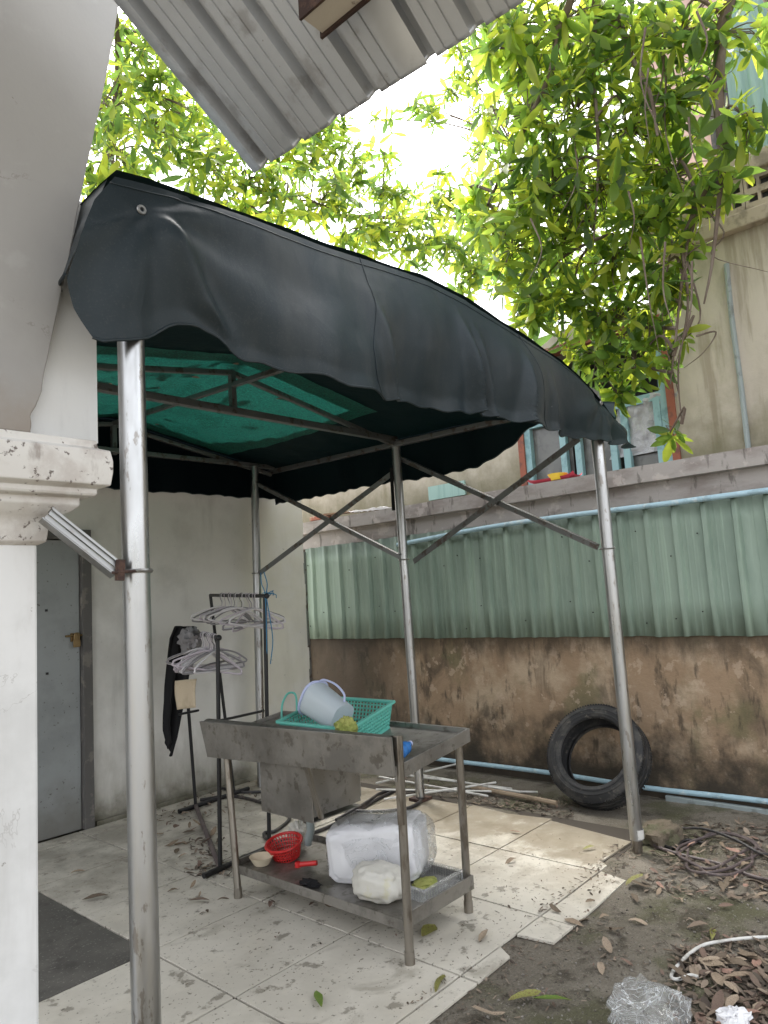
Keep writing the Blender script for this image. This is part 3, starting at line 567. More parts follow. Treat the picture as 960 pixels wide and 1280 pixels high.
# ------------------------------------------------------------------ canopy
cn = thing('canopy', 'dark green tarpaulin canopy on galvanised poles over the washing area', 'canopy', (2.5, 3.4, 0))
def pole(base, top, r=.0365):
    b_, t_ = Vector(base), Vector(top)
    return MB().tube([b_, b_ + (t_ - b_) * .25, b_ + (t_ - b_) * .5, b_ + (t_ - b_) * .75, t_], r, 24).build('pole', 'galvanised', cn, angle=60)
PF, PR, PM, PB = Vector((1.005, 1.8, 0)), Vector((4.0, 1.8, 0)), Vector((4.14, 3.48, 0)), Vector((3.79, 4.88, 0))
PF_top = wy(160.5, 300, 1.8); PR_top = wy(741.5, 500, 1.8); PM_top = wx(493, 530, 4.12); PB_top = wy(318, 583, 4.88)
poles = {}
poles['F'] = pole((PF.x, 1.8, 0), (PF_top.x, 1.8, 2.66)); poles['R'] = pole((PR.x, 1.8, .055), (PR_top.x, 1.8, 2.58))
poles['M'] = pole(PM, (PM_top.x, PM_top.y, 2.68), .034); poles['B'] = pole(PB, (PB_top.x, PB_top.y, 2.68), .034)
pole((1.0, 3.48, 0), (1.0, 3.48, 2.66), .034); pole((1.0, 4.98, 0), (1.0, 4.98, 2.66), .034)
def ring(parent, c, r, w=.010, ear=None):
    m = MB().tube([Vector(c) + Vector((math.cos(a), math.sin(a), 0)) * (r + .004) for a in [2 * math.pi * i / 24 for i in range(25)]], w / 2, 6)
    if ear: m.bar(c, Vector(c) + Vector(ear), .012, .02)
    return m.build('clamp', 'angle_iron', parent)
ring(poles['F'], (1.0, 1.8, 1.605), .0365, .012); ring(poles['R'], (3.985, 1.8, 1.69), .0365, .012, (.035, -.03, 0)); ring(poles['M'], (4.13, 3.48, 1.755), .035, .012); ring(poles['B'], (PB_top.x * .65 + PB.x * .35, 4.88, 1.75), .035, .012)
MB().tube([(PR.x, 1.8, -.02), (PR.x, 1.8, .1)], .027, 14).build('pole_foot', 'stainless_leg', poles['R'])
MB().grid(lambda u, v: (PR.x + .004 + math.cos(-2.6 + 2.3 * u) * .040, 1.8 + math.sin(-2.6 + 2.3 * u) * .040, .062 + .05 * v), 10, 2).build('pole_sleeve', 'pvc_white', poles['R'])
MB().box(PM.x - .06, PM.x + .06, 3.42, 3.54, 0.001, .02).build('foot_plate', 'rust', poles['M'], smooth=False)
def angle_bar(name, a, b, w=.04, mat='frame_steel'):
    a, b = Vector(a), Vector(b); d = (b - a).normalized(); o = Vector((0, 0, 1)); sd = d.cross(o).normalized(); u = sd.cross(d)
    m = MB().bar(a, b, .005, w).bar(a + u * (w / 2 - .002) + sd * w / 2, b + u * (w / 2 - .002) + sd * w / 2, w, .004)
    return m.build(name, mat, cn, smooth=False)
# cross braces of the right hand side
bx = 4.06
angle_bar('brace', wx(500, 573, 4.18), wx(748, 684, 4.02)); angle_bar('brace', wx(724, 548, 4.0), wx(517, 702, 4.13))
angle_bar('brace', wy(322, 605, 4.84), wx(500, 696, 4.09)); angle_bar('brace', wx(495, 588, 4.11), wy(324, 717, 4.84))
# bracket from the capital to the front pole
a, b_ = Vector(wy(77, 651, 1.80)), Vector(wy(151, 714, 1.775))
d = (b_ - a).normalized(); sd = d.cross(Vector((0, 1, 0))).normalized()
a2 = a - d * .03; br = MB()
for (off, dep, wd) in ((-.014, .0, .005), (-.007, .006, .009), (.002, .0, .007), (.010, .007, .008), (.016, .0, .005)):
    br.bar(a2 + sd * off + Vector((0, dep + .02, 0)), b_ + sd * off + Vector((0, dep, 0)), wd, .004, (0, 1, 0))
br.bar(a2 + sd * .0185 + Vector((0, .04, 0)), b_ + sd * .0185 + Vector((0, .02, 0)), .004, .04, (0, 1, 0)).bar(a2 - sd * .0172 + Vector((0, .04, 0)), b_ - sd * .0172 + Vector((0, .02, 0)), .004, .04, (0, 1, 0))
br.build('bracket', 'angle_iron', cn, smooth=False)
MB().bar(b_ + Vector((-.008, -.008, -.025)), b_ + Vector((-.004, -.008, .03)), .014, .02).tube([b_ + Vector((-.03, -.012, -.004)), b_ + Vector((.05, -.012, 0))], .004, 8).build('bolt', 'rust', cn, smooth=False)
# roof frame
RX, RZ = 2.6, 2.945
def beam(a, b, r=.02): return MB().bar(a, b, r * 2, r * 2).build('beam', 'frame_steel', cn, smooth=False, bevel=.004)
TZ = 2.665
beam((1.0, 3.48, TZ), (4.12, 3.48, TZ + .015), .022); beam((1.0, 4.92, 2.675), (4.1, 4.92, 2.70), .018)
beam((.99, 1.78, 2.635), (.99, 5.0, 2.64)); beam((4.09, 1.80, 2.61), (4.11, 5.0, 2.67)); beam((1.02, 1.80, 2.62), (4.0, 1.80, 2.56))
for y_, rz in ((1.82, 2.755), (3.48, 2.915), (4.96, 2.90)):
    beam((1.0, y_, 2.66), (RX, y_, rz), .016); beam((RX, y_, rz), (4.1, y_, 2.64), .016)
    if y_ > 2: MB().bar((RX, y_, TZ), (RX, y_, rz), .035, .035, (0, 1, 0)).build('king_post', 'frame_steel', cn, smooth=False)
beam((RX, 1.82, 2.76), (RX, 4.96, 2.905), .016)
# tarpaulin
top_x = [.80, .86, .92, 1.06, 1.25, 1.47, 1.69, 1.99, 2.34, 2.6, 2.83, 3.15, 3.45, 3.7, 3.86, 4.0, 4.12]
top_z = [2.70, 2.70, 2.70, 2.72, 2.737, 2.748, 2.76, 2.79, 2.82, 2.81, 2.785, 2.745, 2.705, 2.655, 2.595, 2.54, 2.47]
bot_x = [.80, .87, .96, 1.08, 1.18, 1.26, 1.32, 1.48, 1.65, 1.94, 2.18, 2.42, 2.63, 3.05, 3.37, 3.8, 4.12, 4.48]
bot_z = [2.39, 2.21, 2.225, 2.30, 2.335, 2.30, 2.27, 2.25, 2.23, 2.228, 2.26, 2.262, 2.28, 2.288, 2.29, 2.31, 2.325, 2.35]
def pl(x, xp, fp): return float(np.interp(x, xp, fp))
def sm(x, xp, fp, w=.05): return sum(pl(x + w * k, xp, fp) for k in (-1, -.5, 0, .5, 1)) / 5
def eave_z(x):                                     # front edge of the roof
    return sm(x, top_x[1:], top_z[1:])
def front(u, v):
    xt = .935 + u * (4.16 - .935); xb = .87 + u * (4.50 - .87)
    xl_ = pl(v, [0, .2, .45, .7, .85, 1], [.935, .872, .828, .803, .825, .87]); xr2 = 4.16 + .34 * v ** 1.3
    x_ = xl_ + u * (xr2 - xl_)
    zt, zb = sm(xt, top_x, top_z), sm(xb, bot_x, bot_z, .02)
    zb += .006 * math.sin(xb * 31 + 2 * math.sin(xb * 5)) + .004 * fbm(xb * 9, 1)
    z_ = zt + (zb - zt) * v
    y_ = 1.742 - .05 * math.sin(min(1, v * 1.1) * math.pi) * (.3 + .7 * math.sin(math.pi * u)) - .012 * v
    # drapes: broad vertical folds that grow downwards, diagonals from the two corner eyelets
    g = v ** 1.2
    y_ += g * (.030 * math.sin(x_ * 5.1 + 1.1 + .8 * v) + .018 * math.sin(x_ * 9.3 + 2.2 - 1.5 * v) + .009 * math.sin(x_ * 21 + 3 * v))
    for (ex, ez, s0, rng) in ((1.02, 2.63, 1, .85), (3.93, 2.555, -1, .7)):
        dx, dz = (x_ - ex) * s0, ez - z_
        r = math.hypot(dx, dz); a_ = math.atan2(dz, dx)
        if -.6 < a_ < 2.6: y_ += .035 * r * math.exp(-(r / rng) ** 2 * 2.2) * math.sin(a_ * 9 + .6) * 1.2
        y_ += .02 * math.exp(-(r / .06) ** 2)
    for (fx, am, wd, ln) in ((1.95, -.05, .035, .35), (2.55, -.085, .035, .25), (2.66, -.05, .03, .3), (3.02, -.06, .03, -.1), (3.3, -.03, .03, .2)):  # sharp hanging creases
        c_ = fx + ln * (v - .5) * .5; y_ += am * math.exp(-((x_ - c_) / wd) ** 2) * smooth(.1, .9, v)
    y_ += .005 * fbm(x_ * 3, z_ * 3, 2) + .0015 * fbm(x_ * 14, z_ * 10, 6)
    # taut ridge from the front eyelet down to the raised hem, and the loose belly right of it
    rx_ = 1.06 + (2.62 - z_) * .62; y_ -= .045 * math.exp(-((x_ - rx_) / .045) ** 2) * smooth(0.05, .5, v) * smooth(1.0, .8, v) + .05 * math.exp(-((x_ - 1.62) / .28) ** 2) * smooth(.35, .9, v)
    # pulled over the poles
    y_ = min(y_, 1.752) if abs(x_ - 1.0) < .08 or abs(x_ - 3.96) < .1 else min(y_, 1.80)
    y_ += .10 * smooth(4.02, 4.5, x_) * v + .03 * math.sin((x_ - 4.0) * 22) * smooth(4.0, 4.1, x_) * v
    if x_ < .98: y_ += .5 * (.98 - x_) ** 1.0 * .35
    return (x_, y_, z_)
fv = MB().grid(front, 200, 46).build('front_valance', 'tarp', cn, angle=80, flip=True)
for (ex, ez, yy) in ((1.005, 2.625, 1.735), (3.95, 2.545, 1.735)):
    MB().lathe([(.006, 0), (.007, .004), (.013, .004), (.015, 0)], (ex, yy, ez), 16, Matrix.Rotation(R_(90), 3, 'X')).build('eyelet', 'angle_iron', fv)
RXL, RXR, RY0, RY1 = .935, 4.16, 1.742, 5.03
def roof(u, v, off=0.0):
    x_ = RXL + u * (RXR - RXL); y_ = RY0 + v * (RY1 - RY0)
    zg = 2.675 + (RZ - 2.675) * (1 - abs(x_ - RX) / (RX - RXL if x_ < RX else RXR - RX)) ** 1.0
    k = smooth(0, .35, v); z_ = eave_z(x_) * (1 - k) + zg * k
    sag = .035 * math.sin(math.pi * min(1, max(0, (y_ - 3.48) / 1.5 if y_ > 3.48 else (y_ - 1.74) / 1.74))) ** 2
    z_ -= sag * (0.5 + abs(fbm(x_ * 1.7, y_ * 1.7))); z_ += .008 * fbm(x_ * 5, y_ * 5, 4)
    edge_y = y_ if v > .001 else 1.742
    return (x_, edge_y, z_ + .018 - off)
def in_green(u, v):
    x_ = RXL + u * (RXR - RXL); y_ = RY0 + v * (RY1 - RY0)
    return y_ > 3.40 and x_ < 3.42 + .16 * math.sin(y_ * 2.0) and x_ > 1.0 and y_ < 4.84
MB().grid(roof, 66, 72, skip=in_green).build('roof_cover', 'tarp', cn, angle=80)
MB().grid(lambda u, v: roof(.02 + u * .82, .45 + v * .53, .007), 60, 40).build('shade_net', 'shade_net', cn, angle=80)
def side_bottom(y_): return pl(y_, [1.7, 2.1, 2.37, 2.55, 2.78, 3.2, 3.53, 4.15, 5.1], [2.60, 2.60, 2.57, 2.46, 2.36, 2.365, 2.38, 2.385, 2.39]) + .006 * math.sin(y_ * 42) + .008 * fbm(y_ * 3, 4)
def side_r(u, v):
    y_ = 1.76 + u * (5.05 - 1.76); zt = roof(1, (y_ - RY0) / (RY1 - RY0))[2] + .004; zb = side_bottom(y_)
    return (4.165 + .05 * v + v * (.02 * math.sin(y_ * 6) + .014 * math.sin(y_ * 15 + 1)) , y_, zt + (zb - zt) * v)
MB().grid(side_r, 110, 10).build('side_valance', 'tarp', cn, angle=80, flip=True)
def back_v(u, v):
    x_ = .935 + u * (4.17 - .935 + .085 * v); zt = roof((x_ - RXL) / (RXR - RXL), 1)[2] + .006; zb = 2.40 + .03 * u + .010 * abs(math.sin(x_ * 19)) + .006 * fbm(x_ * 4, 2)
    return (x_, 5.035 + v * (.02 * math.sin(x_ * 7) + .012 * math.sin(x_ * 17)), zt + (zb - zt) * v)
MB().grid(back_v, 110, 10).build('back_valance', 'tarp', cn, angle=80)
def side_l(u, v):
    y_ = 1.80 + u * (5.03 - 1.80); zt = roof(0, max(0, (y_ - RY0) / (RY1 - RY0)))[2] + .004; zb = pl(y_, [1.78, 1.95, 2.2, 2.8, 5.1], [2.40, 2.42, 2.45, 2.42, 2.42]) + .008 * math.sin(y_ * 30)
    return (.94 - .13 * v * smooth(2.2, 1.8, y_) + v * (.02 * math.sin(y_ * 6 + 2)), y_, zt + (zb - zt) * v)
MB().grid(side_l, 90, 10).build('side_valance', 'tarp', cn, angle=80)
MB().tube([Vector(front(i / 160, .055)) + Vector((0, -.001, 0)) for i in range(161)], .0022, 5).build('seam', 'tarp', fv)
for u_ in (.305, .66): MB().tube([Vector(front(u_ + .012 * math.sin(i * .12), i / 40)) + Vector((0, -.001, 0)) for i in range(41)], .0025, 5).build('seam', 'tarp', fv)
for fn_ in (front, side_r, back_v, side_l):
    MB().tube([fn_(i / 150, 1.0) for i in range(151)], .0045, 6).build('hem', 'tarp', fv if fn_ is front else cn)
MB().bar(wx(489, 585, 4.09), wx(492, 638, 4.09), .012, .025, (0, 1, 0)).build('strap', 'black_cloth', cn, smooth=False)

# ------------------------------------------------------------------ sink table
tb = thing('sink_table', 'stainless steel sink table with backsplash and low shelf', 'table', (2.55, 2.7, 0))
TX0, TX1, TY0, TY1, TZT = 2.29, 2.82, 2.06, 3.40, .835
def tilt(m):                                        # the top leans back towards the splash
    for v in m.v: v.z += (v.x - TX1) * .115
    return m
# tabletop with a sunken basin
SB = (2.40, 2.74, 2.70, 3.10)
m = MB().box(TX0, TX1, TY0, SB[2], TZT - .018, TZT - .008).box(TX0, TX1, SB[3], TY1, TZT - .018, TZT - .008).box(TX0, SB[0], SB[2], SB[3], TZT - .018, TZT - .008).box(SB[1], TX1, SB[2], SB[3], TZT - .018, TZT - .008)
m.box(TX0, TX1 + .012, TY0 - .012, TY0, TZT - .05, TZT + .012).box(TX0, TX1 + .012, TY1, TY1 + .012, TZT - .05, TZT + .012).box(TX1, TX1 + .0125, TY0 + .0005, TY1 - .0005, TZT - .051, TZT + .013)
tilt(m).build('tabletop', 'stainless', tb, smooth=False, bevel=.002)
MB().prism([(TX0 - .02, TY0 - .013, TZT - .085), (TX0 - .02, TY1 - .02, TZT - .14), (TX0 - .03, TY1 + .03, TZT + .045), (TX0 - .03, TY0 - .013, TZT + .075)], (.018, 0, 0)).build('backsplash', 'stainless', tb, smooth=False, bevel=.002)
bs = MB().grid(lambda u, v: (TX0 + .005 - .03 * math.cos(v * math.pi), TY0 + u * (TY1 - TY0), TZT + .06 + .016 * math.sin(v * math.pi) - .02 * u), 4, 8); bs.build('splash_rim', 'stainless', tb)
bn = MB()
z0 = .43
bn.box(SB[0], SB[0] + .006, SB[2], SB[3], z0, TZT - .018).box(SB[1] - .006, SB[1], SB[2], SB[3], z0 + .04, TZT - .018).box(SB[0] + .006, SB[1] - .006, SB[2], SB[2] + .006, z0 + .02, TZT - .018).box(SB[0] + .006, SB[1] - .006, SB[3] - .006, SB[3], z0 + .02, TZT - .018).box(SB[0] + .001, SB[1] - .001, SB[2] + .001, SB[3] - .001, z0 - .006, z0)
bn.build('basin', 'stainless', tb, smooth=False, bevel=.003)
MB().bar((TX0 + .02, 2.665, TZT - .03), (2.42, 2.665, .45), .012, .03, (0, 1, 0)).build('basin_strut', 'stainless_leg', tb, smooth=False)
MB().tube([(2.6, 2.95, z0), (2.6, 2.95, .3), (2.62, 3.0, .22)], .022, 12).build('drain_pipe', 'pvc_grey', tb)
legs = [((2.318, 2.06), (2.325, 2.055)), ((2.838, 2.134), (2.80, 2.095)), ((2.319, 3.215), (2.335, 3.30)), ((2.85, 3.25), (2.80, 3.30))]
for i, (b_, t_) in enumerate(legs):
    ztop = TZT + .07 if i == 0 else (TZT - .02 if i in (1, 3) else TZT - .06)
    lg = MB().tube([(b_[0], b_[1], .02), (t_[0], t_[1], ztop)], .019, 16).build('leg', 'stainless_leg', tb)
    MB().tube([(b_[0], b_[1], 0.0), (b_[0], b_[1], .05)], .0215, 14).build('foot', 'stainless_leg', lg)
MB().box(2.295, 2.318, 2.035, 2.062, .55, TZT + .075).build('corner_strip', 'stainless_leg', tb, smooth=False, bevel=.003)
SHZ = .145
m = MB().box(2.33, 2.83, 2.10, 3.24, SHZ - .004, SHZ)
m.box(2.326, 2.33, 2.09, 3.25, SHZ - .03, SHZ + .012).box(2.83, 2.834, 2.09, 3.25, SHZ - .03, SHZ + .03).box(2.33, 2.83, 2.09, 2.10, SHZ - .03, SHZ + .03).box(2.33, 2.83, 3.24, 3.25, SHZ - .03, SHZ + .03)
m.build('low_shelf', 'stainless', tb, smooth=False)

# on the tabletop
def basket_wall(m, c0, c1, z0, z1, nx, nz, th=.006, flare=0.0, cn_=None):
    """perforated wall between floor points c0 and c1 with real openings"""
    a, b = Vector(c0), Vector(c1); out = Vector(flare) if flare else Vector((0, 0, 0))
    for i in range(nx + 1):
        p = a.lerp(b, i / nx); m.bar(Vector((p.x, p.y, z0)), Vector((p.x, p.y, z1)) + out, th, .004, (b - a).normalized())
    for j in range(nz + 1):
        k = j / nz; off = out * k; z = z0 + (z1 - z0) * k; m.bar(Vector((a.x, a.y, z)) + off, Vector((b.x, b.y, z)) + off, .004, th if j < nz else .018)
TT = TZT - .008
bk = thing('teal_basket', 'teal green perforated plastic basket on the tabletop', 'basket', (2.48, 2.7, TT))
A, B_, C_, D_ = (2.38, 2.41), (2.77, 2.51), (2.77, 2.96), (2.38, 2.86)
for (p, q, nn, fo) in ((A, B_, 17, (0, -.03, 0)), (B_, C_, 19, (.03, 0, 0)), (D_, C_, 17, (0, .03, 0)), (A, D_, 19, (-.03, 0, 0))):
    m = MB(); basket_wall(m, (*p, 0), (*q, 0), TT + .012, TT + .125, nn, 6, .007, fo); tilt(m).build('side', 'teal_plastic', bk, smooth=False)
rim = [(2.35, 2.375), (2.80, 2.49), (2.80, 2.995), (2.35, 2.88), (2.35, 2.375)]
m = MB()
for i in range(4): m.bar((*rim[i], TT + .128), (*rim[i + 1], TT + .128), .022, .012)
tilt(m).build('rim', 'teal_plastic', bk, smooth=False, bevel=.003)
tilt(MB().prism([(2.375, 2.405, TT + .001), (2.775, 2.505, TT + .001), (2.775, 2.965, TT + .001), (2.375, 2.865, TT + .001)], (0, 0, .01))).build('base', 'teal_plastic', bk, smooth=False)
# translucent lid / tub leaning in the basket
jb = thing('plastic_tub', 'translucent plastic tub with lilac rim lying on its side', 'tub', (2.5, 2.83, TT))
ctr = wx(409, 885, 2.53); rot = Matrix.Rotation(R_(24), 3, 'X') @ Matrix.Rotation(R_(8), 3, 'Y')
def tub(u, v):
    a = 2 * math.pi * u; sq = .72; cx_, sx_ = math.copysign(abs(math.cos(a)) ** sq, math.cos(a)), math.copysign(abs(math.sin(a)) ** sq, math.sin(a))
    s_ = 1 - .16 * v; return ctr + rot @ Vector((cx_ * .085 * s_, -.10 + .21 * (1 - v) if False else .11 - .22 * v, sx_ * .088 * s_ + .0))
MB().grid(tub, 40, 8, closed=True).prism([ctr + rot @ Vector((math.copysign(abs(math.cos(a)) ** .72, math.cos(a)) * .0714, -.11, math.copysign(abs(math.sin(a)) ** .72, math.sin(a)) * .074)) for a in [2 * math.pi * i / 40 for i in range(40)]], rot @ Vector((0, -.004, 0))).build('tub_body', 'clear_plastic', jb)
MB().tube([ctr + rot @ Vector((math.copysign(abs(math.cos(a)) ** .72, math.cos(a)) * .088, .11, math.copysign(abs(math.sin(a)) ** .72, math.sin(a)) * .091)) for a in [2 * math.pi * i / 40 for i in range(41)]], .007, 8).build('tub_rim', 'lilac_rim', jb)
MB().tube(catmull([ctr + rot @ Vector(q) for q in ((0, .112, .09), (0, .08, .115), (0, .0, .128), (0, -.07, .112), (0, -.09, .078))]), .0055, 8).build('tub_handle', 'lilac_rim', jb)
p = wx(432, 903, 2.36)
tag(MB().blob((p.x, p.y, TT + .075), .04, .055, .05, 30, 18, .35, 3.0).build('cabbage_piece', 'cabbage', origin=(p.x, p.y, TT)), 'crumpled yellow green vegetable beside the teal basket', 'vegetable')
p = wx(360, 901, 2.36)
tag(MB().blob((p.x, p.y, TT + .015), .03, .06, .035, 26, 14, .4, 4.0, seed=3).build('green_scrubber', 'lime', origin=(p.x, p.y, TT)), 'small lime green scrubber at the far end of the tabletop', 'scrubber')
hs_ = MB().tube(catmull([wx(352, 899, 2.6), wx(353, 880, 2.62), wx(360, 867, 2.64), wx(369, 868, 2.64), wx(371, 884, 2.64), wx(370, 900, 2.62)]), .006, 8)
tag(hs_.build('hose_loop', 'teal_plastic', origin=(2.62, 3.2, TT)), 'thin teal hose looped up behind the lime scrubber', 'hose')
bt = thing('blue_bottle', 'clear blue plastic bottle lying at the table corner', 'bottle', (2.4, 2.13, TT))
c0, c1 = fl(494, 946, TT - .012), fl(524, 919, TT + .02); ax = (c1 - c0).normalized(); q4 = ax.to_track_quat('Z', 'Y').to_matrix() * .86
MB().lathe([(0.001, 0), (.03, .002), (.034, .01), (.034, .05), (.031, .055), (.034, .06), (.034, .10), (.031, .105), (.034, .11), (.033, .14), (.013, .175), (.013, .19), (.001, .19)], c0, 20, q4).build('bottle_body', 'blue_bottle', bt)
MB().lathe([(.015, .19), (.015, .205), (.001, .206)], c0, 14, q4).build('cap', 'lilac_rim', bt)

# on the low shelf
c = Vector((2.66, 2.52, SHZ + .135))
rz = Matrix.Rotation(R_(-62), 3, 'Z') @ Matrix.Rotation(R_(-4), 3, 'Y')
pb = MB().blob(c, .235, .15, .135, 80, 44, .05, 1.8, .36, rz)
for v in pb.v:
    loc = rz.inverted() @ (v - c); v.z -= (.022 * math.exp(-((loc.x + .01) / .014) ** 2) + .010 * math.exp(-((loc.x - .10 + loc.y * .4) / .012) ** 2)) * (1 if loc.z > 0 else .3); v += .0022 * Vector((fbm(v.x * 24, v.y * 24, v.z * 24), fbm(v.x * 24, v.y * 24, 9), fbm(v.z * 24, v.y * 24, 5)))
    if v.z < SHZ + .002: v.z = SHZ + .002
tag(pb.build('plastic_bundle', 'plastic_white', origin=(c.x, c.y, SHZ), angle=80), 'large white plastic wrapped bundle on the low shelf', 'bundle')
fm = MB().blob(c + Vector((.01, -.01, .004)), .262, .158, .142, 50, 28, .07, 3.0, .55, rz, 5.0)
for v in fm.v: v.z = max(v.z, SHZ + .003)
tag(fm.build('plastic_wrap', 'film_clear', origin=(c.x, c.y, SHZ), angle=30), 'loose clear film wrapped around the white bundle', 'plastic film')
c2 = Vector((2.45, 2.33, SHZ + .075))
lb = MB().blob(c2, 0.085, .125, .078, 48, 28, .14, 2.4, .75, Matrix.Rotation(R_(10), 3, 'Z'), 2.0)
for v in lb.v: v.z = max(v.z, SHZ + .002)
tag(lb.build('lumpy_bag', 'plastic_lumpy', origin=(c2.x, c2.y, SHZ), angle=50), 'lumpy clear bag with yellow contents below the white bundle', 'plastic bag')
ty = thing('clear_tray', 'clear ribbed plastic food tray on the shelf behind the front leg', 'tray', (2.64, 2.24, SHZ))
m = MB(); x0, x1, y0, y1 = 2.52, 2.80, 2.13, 2.34
for (a, b_) in (((x0, y0), (x1, y0)), ((x1, y0), (x1, y1)), ((x1, y1), (x0, y1)), ((x0, y1), (x0, y0))):
    n_ = 14
    for i in range(n_ + 1):
        p = Vector((*a, 0)).lerp(Vector((*b_, 0)), i / n_); m.bar((p.x, p.y, SHZ + .002), (p.x, p.y, SHZ + .05), .008, .004, (Vector((*b_, 0)) - Vector((*a, 0))).normalized())
m.box(x0, x1, y0, y1, SHZ + .001, SHZ + .004); m.build('tray_body', 'tray_plastic', ty, smooth=False)
m = MB()
for (a, b_) in (((x0, y0), (x1, y0)), ((x1, y0), (x1, y1)), ((x1, y1), (x0, y1)), ((x0, y1), (x0, y0))): m.bar((*a, SHZ + .053), (*b_, SHZ + .053), .02, .006)
m.build('tray_rim', 'tray_plastic', ty, smooth=False)
tag(MB().blob((2.66, 2.24, SHZ + .02), .07, .05, .014, 24, 10, .4, 4).build('greens', 'cabbage', origin=(2.66, 2.24, SHZ)), 'wilted greens inside the clear food tray', 'greens')
rb = thing('red_basket', 'small red plastic mesh basket on the shelf', 'basket', (2.60, 3.08, SHZ)); c = Vector((2.56, 3.10, SHZ))
m = MB(); n_ = 34
tilt = Matrix.Rotation(R_(-14), 3, 'Y')
for i in range(n_):
    a = 2 * math.pi * i / n_; e = (1.0, .8)
    m.bar(c + tilt @ Vector((math.cos(a) * .065, math.sin(a) * .075, .012)), c + tilt @ Vector((math.cos(a) * .088, math.sin(a) * .10, .085)), .006, .004, (math.cos(a), math.sin(a), 0))
for k in range(5):
    r_ = .065 + .023 * k / 4; m.tube([c + tilt @ Vector((math.cos(a) * r_, math.sin(a) * r_ * 1.14, .012 + .073 * k / 4)) for a in [2 * math.pi * i / 30 for i in range(31)]], .0035, 5, cap=False)
m.lathe([(.001, .010), (.066, .010), (.066, .014), (.001, .014)], c, 24); m.build('mesh_wall', 'red_plastic', rb, smooth=False)
MB().tube([c + tilt @ Vector((math.cos(a) * .092, math.sin(a) * .104, .088)) for a in [2 * math.pi * i / 36 for i in range(37)]], .007, 8).build('rim', 'red_plastic', rb)
bw_ = MB().lathe([(.001, .004), (.035, .004), (.06, .04), (.064, .042), (.038, 0), (.001, 0)], (2.42, 3.14, SHZ + .002), 28)
tag(bw_.build('cream_bowl', 'cream_plastic', origin=(2.42, 3.14, SHZ)), 'small cream bowl in front of the red basket', 'bowl')
gb = MB().blob((2.68, 3.15, SHZ + .09), .055, .05, .055, 30, 18, .3, 3, seed=7)
tag(gb.build('white_bag', 'plastic_lumpy', origin=(2.68, 3.15, SHZ)), 'small knotted white plastic bag behind the red basket', 'plastic bag')
rc = MB().tube(catmull([(2.44, 2.86, SHZ + .05), (2.46, 2.82, SHZ + .055), (2.48, 2.78, SHZ + .06)]), .012, 10).lathe([(.017, 0), (.017, .02), (.012, .025)], (2.435, 2.87, SHZ + .038), 12)
tag(rc.build('red_nozzle', 'red_plastic', origin=(2.45, 2.85, SHZ)), 'little red nozzle poking out beside the white bundle', 'nozzle')
tag(MB().blob((2.35 + .03, 2.72, SHZ + .012), .03, .06, .012, 20, 10, .6, 5).build('dark_scrap', 'black_cloth', origin=(2.38, 2.72, SHZ)), 'small dark scrap on the shelf edge left of the bundle', 'scrap')

# ------------------------------------------------------------------ garment racks and hangers
rk = thing('garment_rack', 'black metal two rail garment rack against the white wall', 'clothes rack', (2.9, 4.2, 0))
A0, A1 = Vector((2.48, 3.6, .02)), wy(272, 797, 3.6); C0, C1 = Vector((2.86, 3.63, .02)), wy(331, 745, 3.63)
B0, B1 = Vector((3.13, 4.83, .02)), wy(228, 787, 4.83); D0, D1 = Vector((3.50, 4.86, .02)), wy(263, 744, 4.86)
for a, b_ in ((A0, A1), (C0, C1), (B0, B1), (D0, D1)): MB().tube([a, a.lerp(b_, .5), b_], .0125, 12).build('post', 'black_metal', rk)
r1 = MB().tube([A1 + (A1 - B1).normalized() * .03, B1 - (A1 - B1).normalized() * .03], .0125, 12).build('rail', 'black_metal', rk)
r2 = MB().tube([C1 + (C1 - D1).normalized() * .05, D1], .0125, 12).build('rail', 'black_metal', rk)
for pt, dd in ((A1, A1 - B1), (C1, C1 - D1)):
    q_ = pt + dd.normalized() * .035; MB().blob(q_, .018, .018, .018, 12, 8, 0).build('rail_cap', 'black_metal', rk)
MB().tube([A0 + Vector((0, 0, .9)) * .9, C0 + Vector((0, 0, .9)) * .9], .008, 8).build('cross_bar', 'black_metal', rk)
MB().tube([(2.36, 3.585, .018), (2.98, 3.64, .018)], .016, 10).build('foot_bar', 'black_metal', rk)
MB().tube([(2.98, 4.82, .018), (3.65, 4.87, .018)], .016, 10).build('foot_bar', 'black_metal', rk)
MB().tube([A0, B0], .016, 10).build('floor_bar', 'cable_brown', rk)
MB().tube([wy(224, 893, 4.4), wy(248, 888, 4.2)], .008, 8).build('cross_bar', 'black_metal', rk)
def hanger(matk, kind):
    """hook over the rail at the origin, shoulders along local X"""
    root = thing('clothes_hanger', 'hanger', 'hanger')
    hk = catmull([(-.016, 0, -.012), (-.017, 0, .006), (0, 0, .018), (.018, 0, .006), (.012, 0, -.025), (0, 0, -.05), (0, 0, -.085)], 5)
    MB().tube(hk, .0028, 6).build('hook', 'hanger_wire' if kind else matk, root)
    if kind == 0: fr = [(0, 0, -.085), (.06, 0, -.10), (.19, 0, -.165), (.205, 0, -.185), (.19, 0, -.20), (0, 0, -.20), (-.19, 0, -.20), (-.205, 0, -.185), (-.19, 0, -.165), (-.06, 0, -.10), (0, 0, -.085)]
    else: fr = [(0, 0, -.08), (.05, 0, -.09), (.13, 0, -.115), (.205, 0, -.17), (.20, 0, -.19), (.10, 0, -.185), (0, 0, -.18), (-.10, 0, -.185), (-.20, 0, -.19), (-.205, 0, -.17), (-.13, 0, -.115), (-.05, 0, -.09), (0, 0, -.08)]
    MB().tube(catmull(fr, 4), .0052 if kind else .006, 7).build('shoulders', matk, root)
    return root
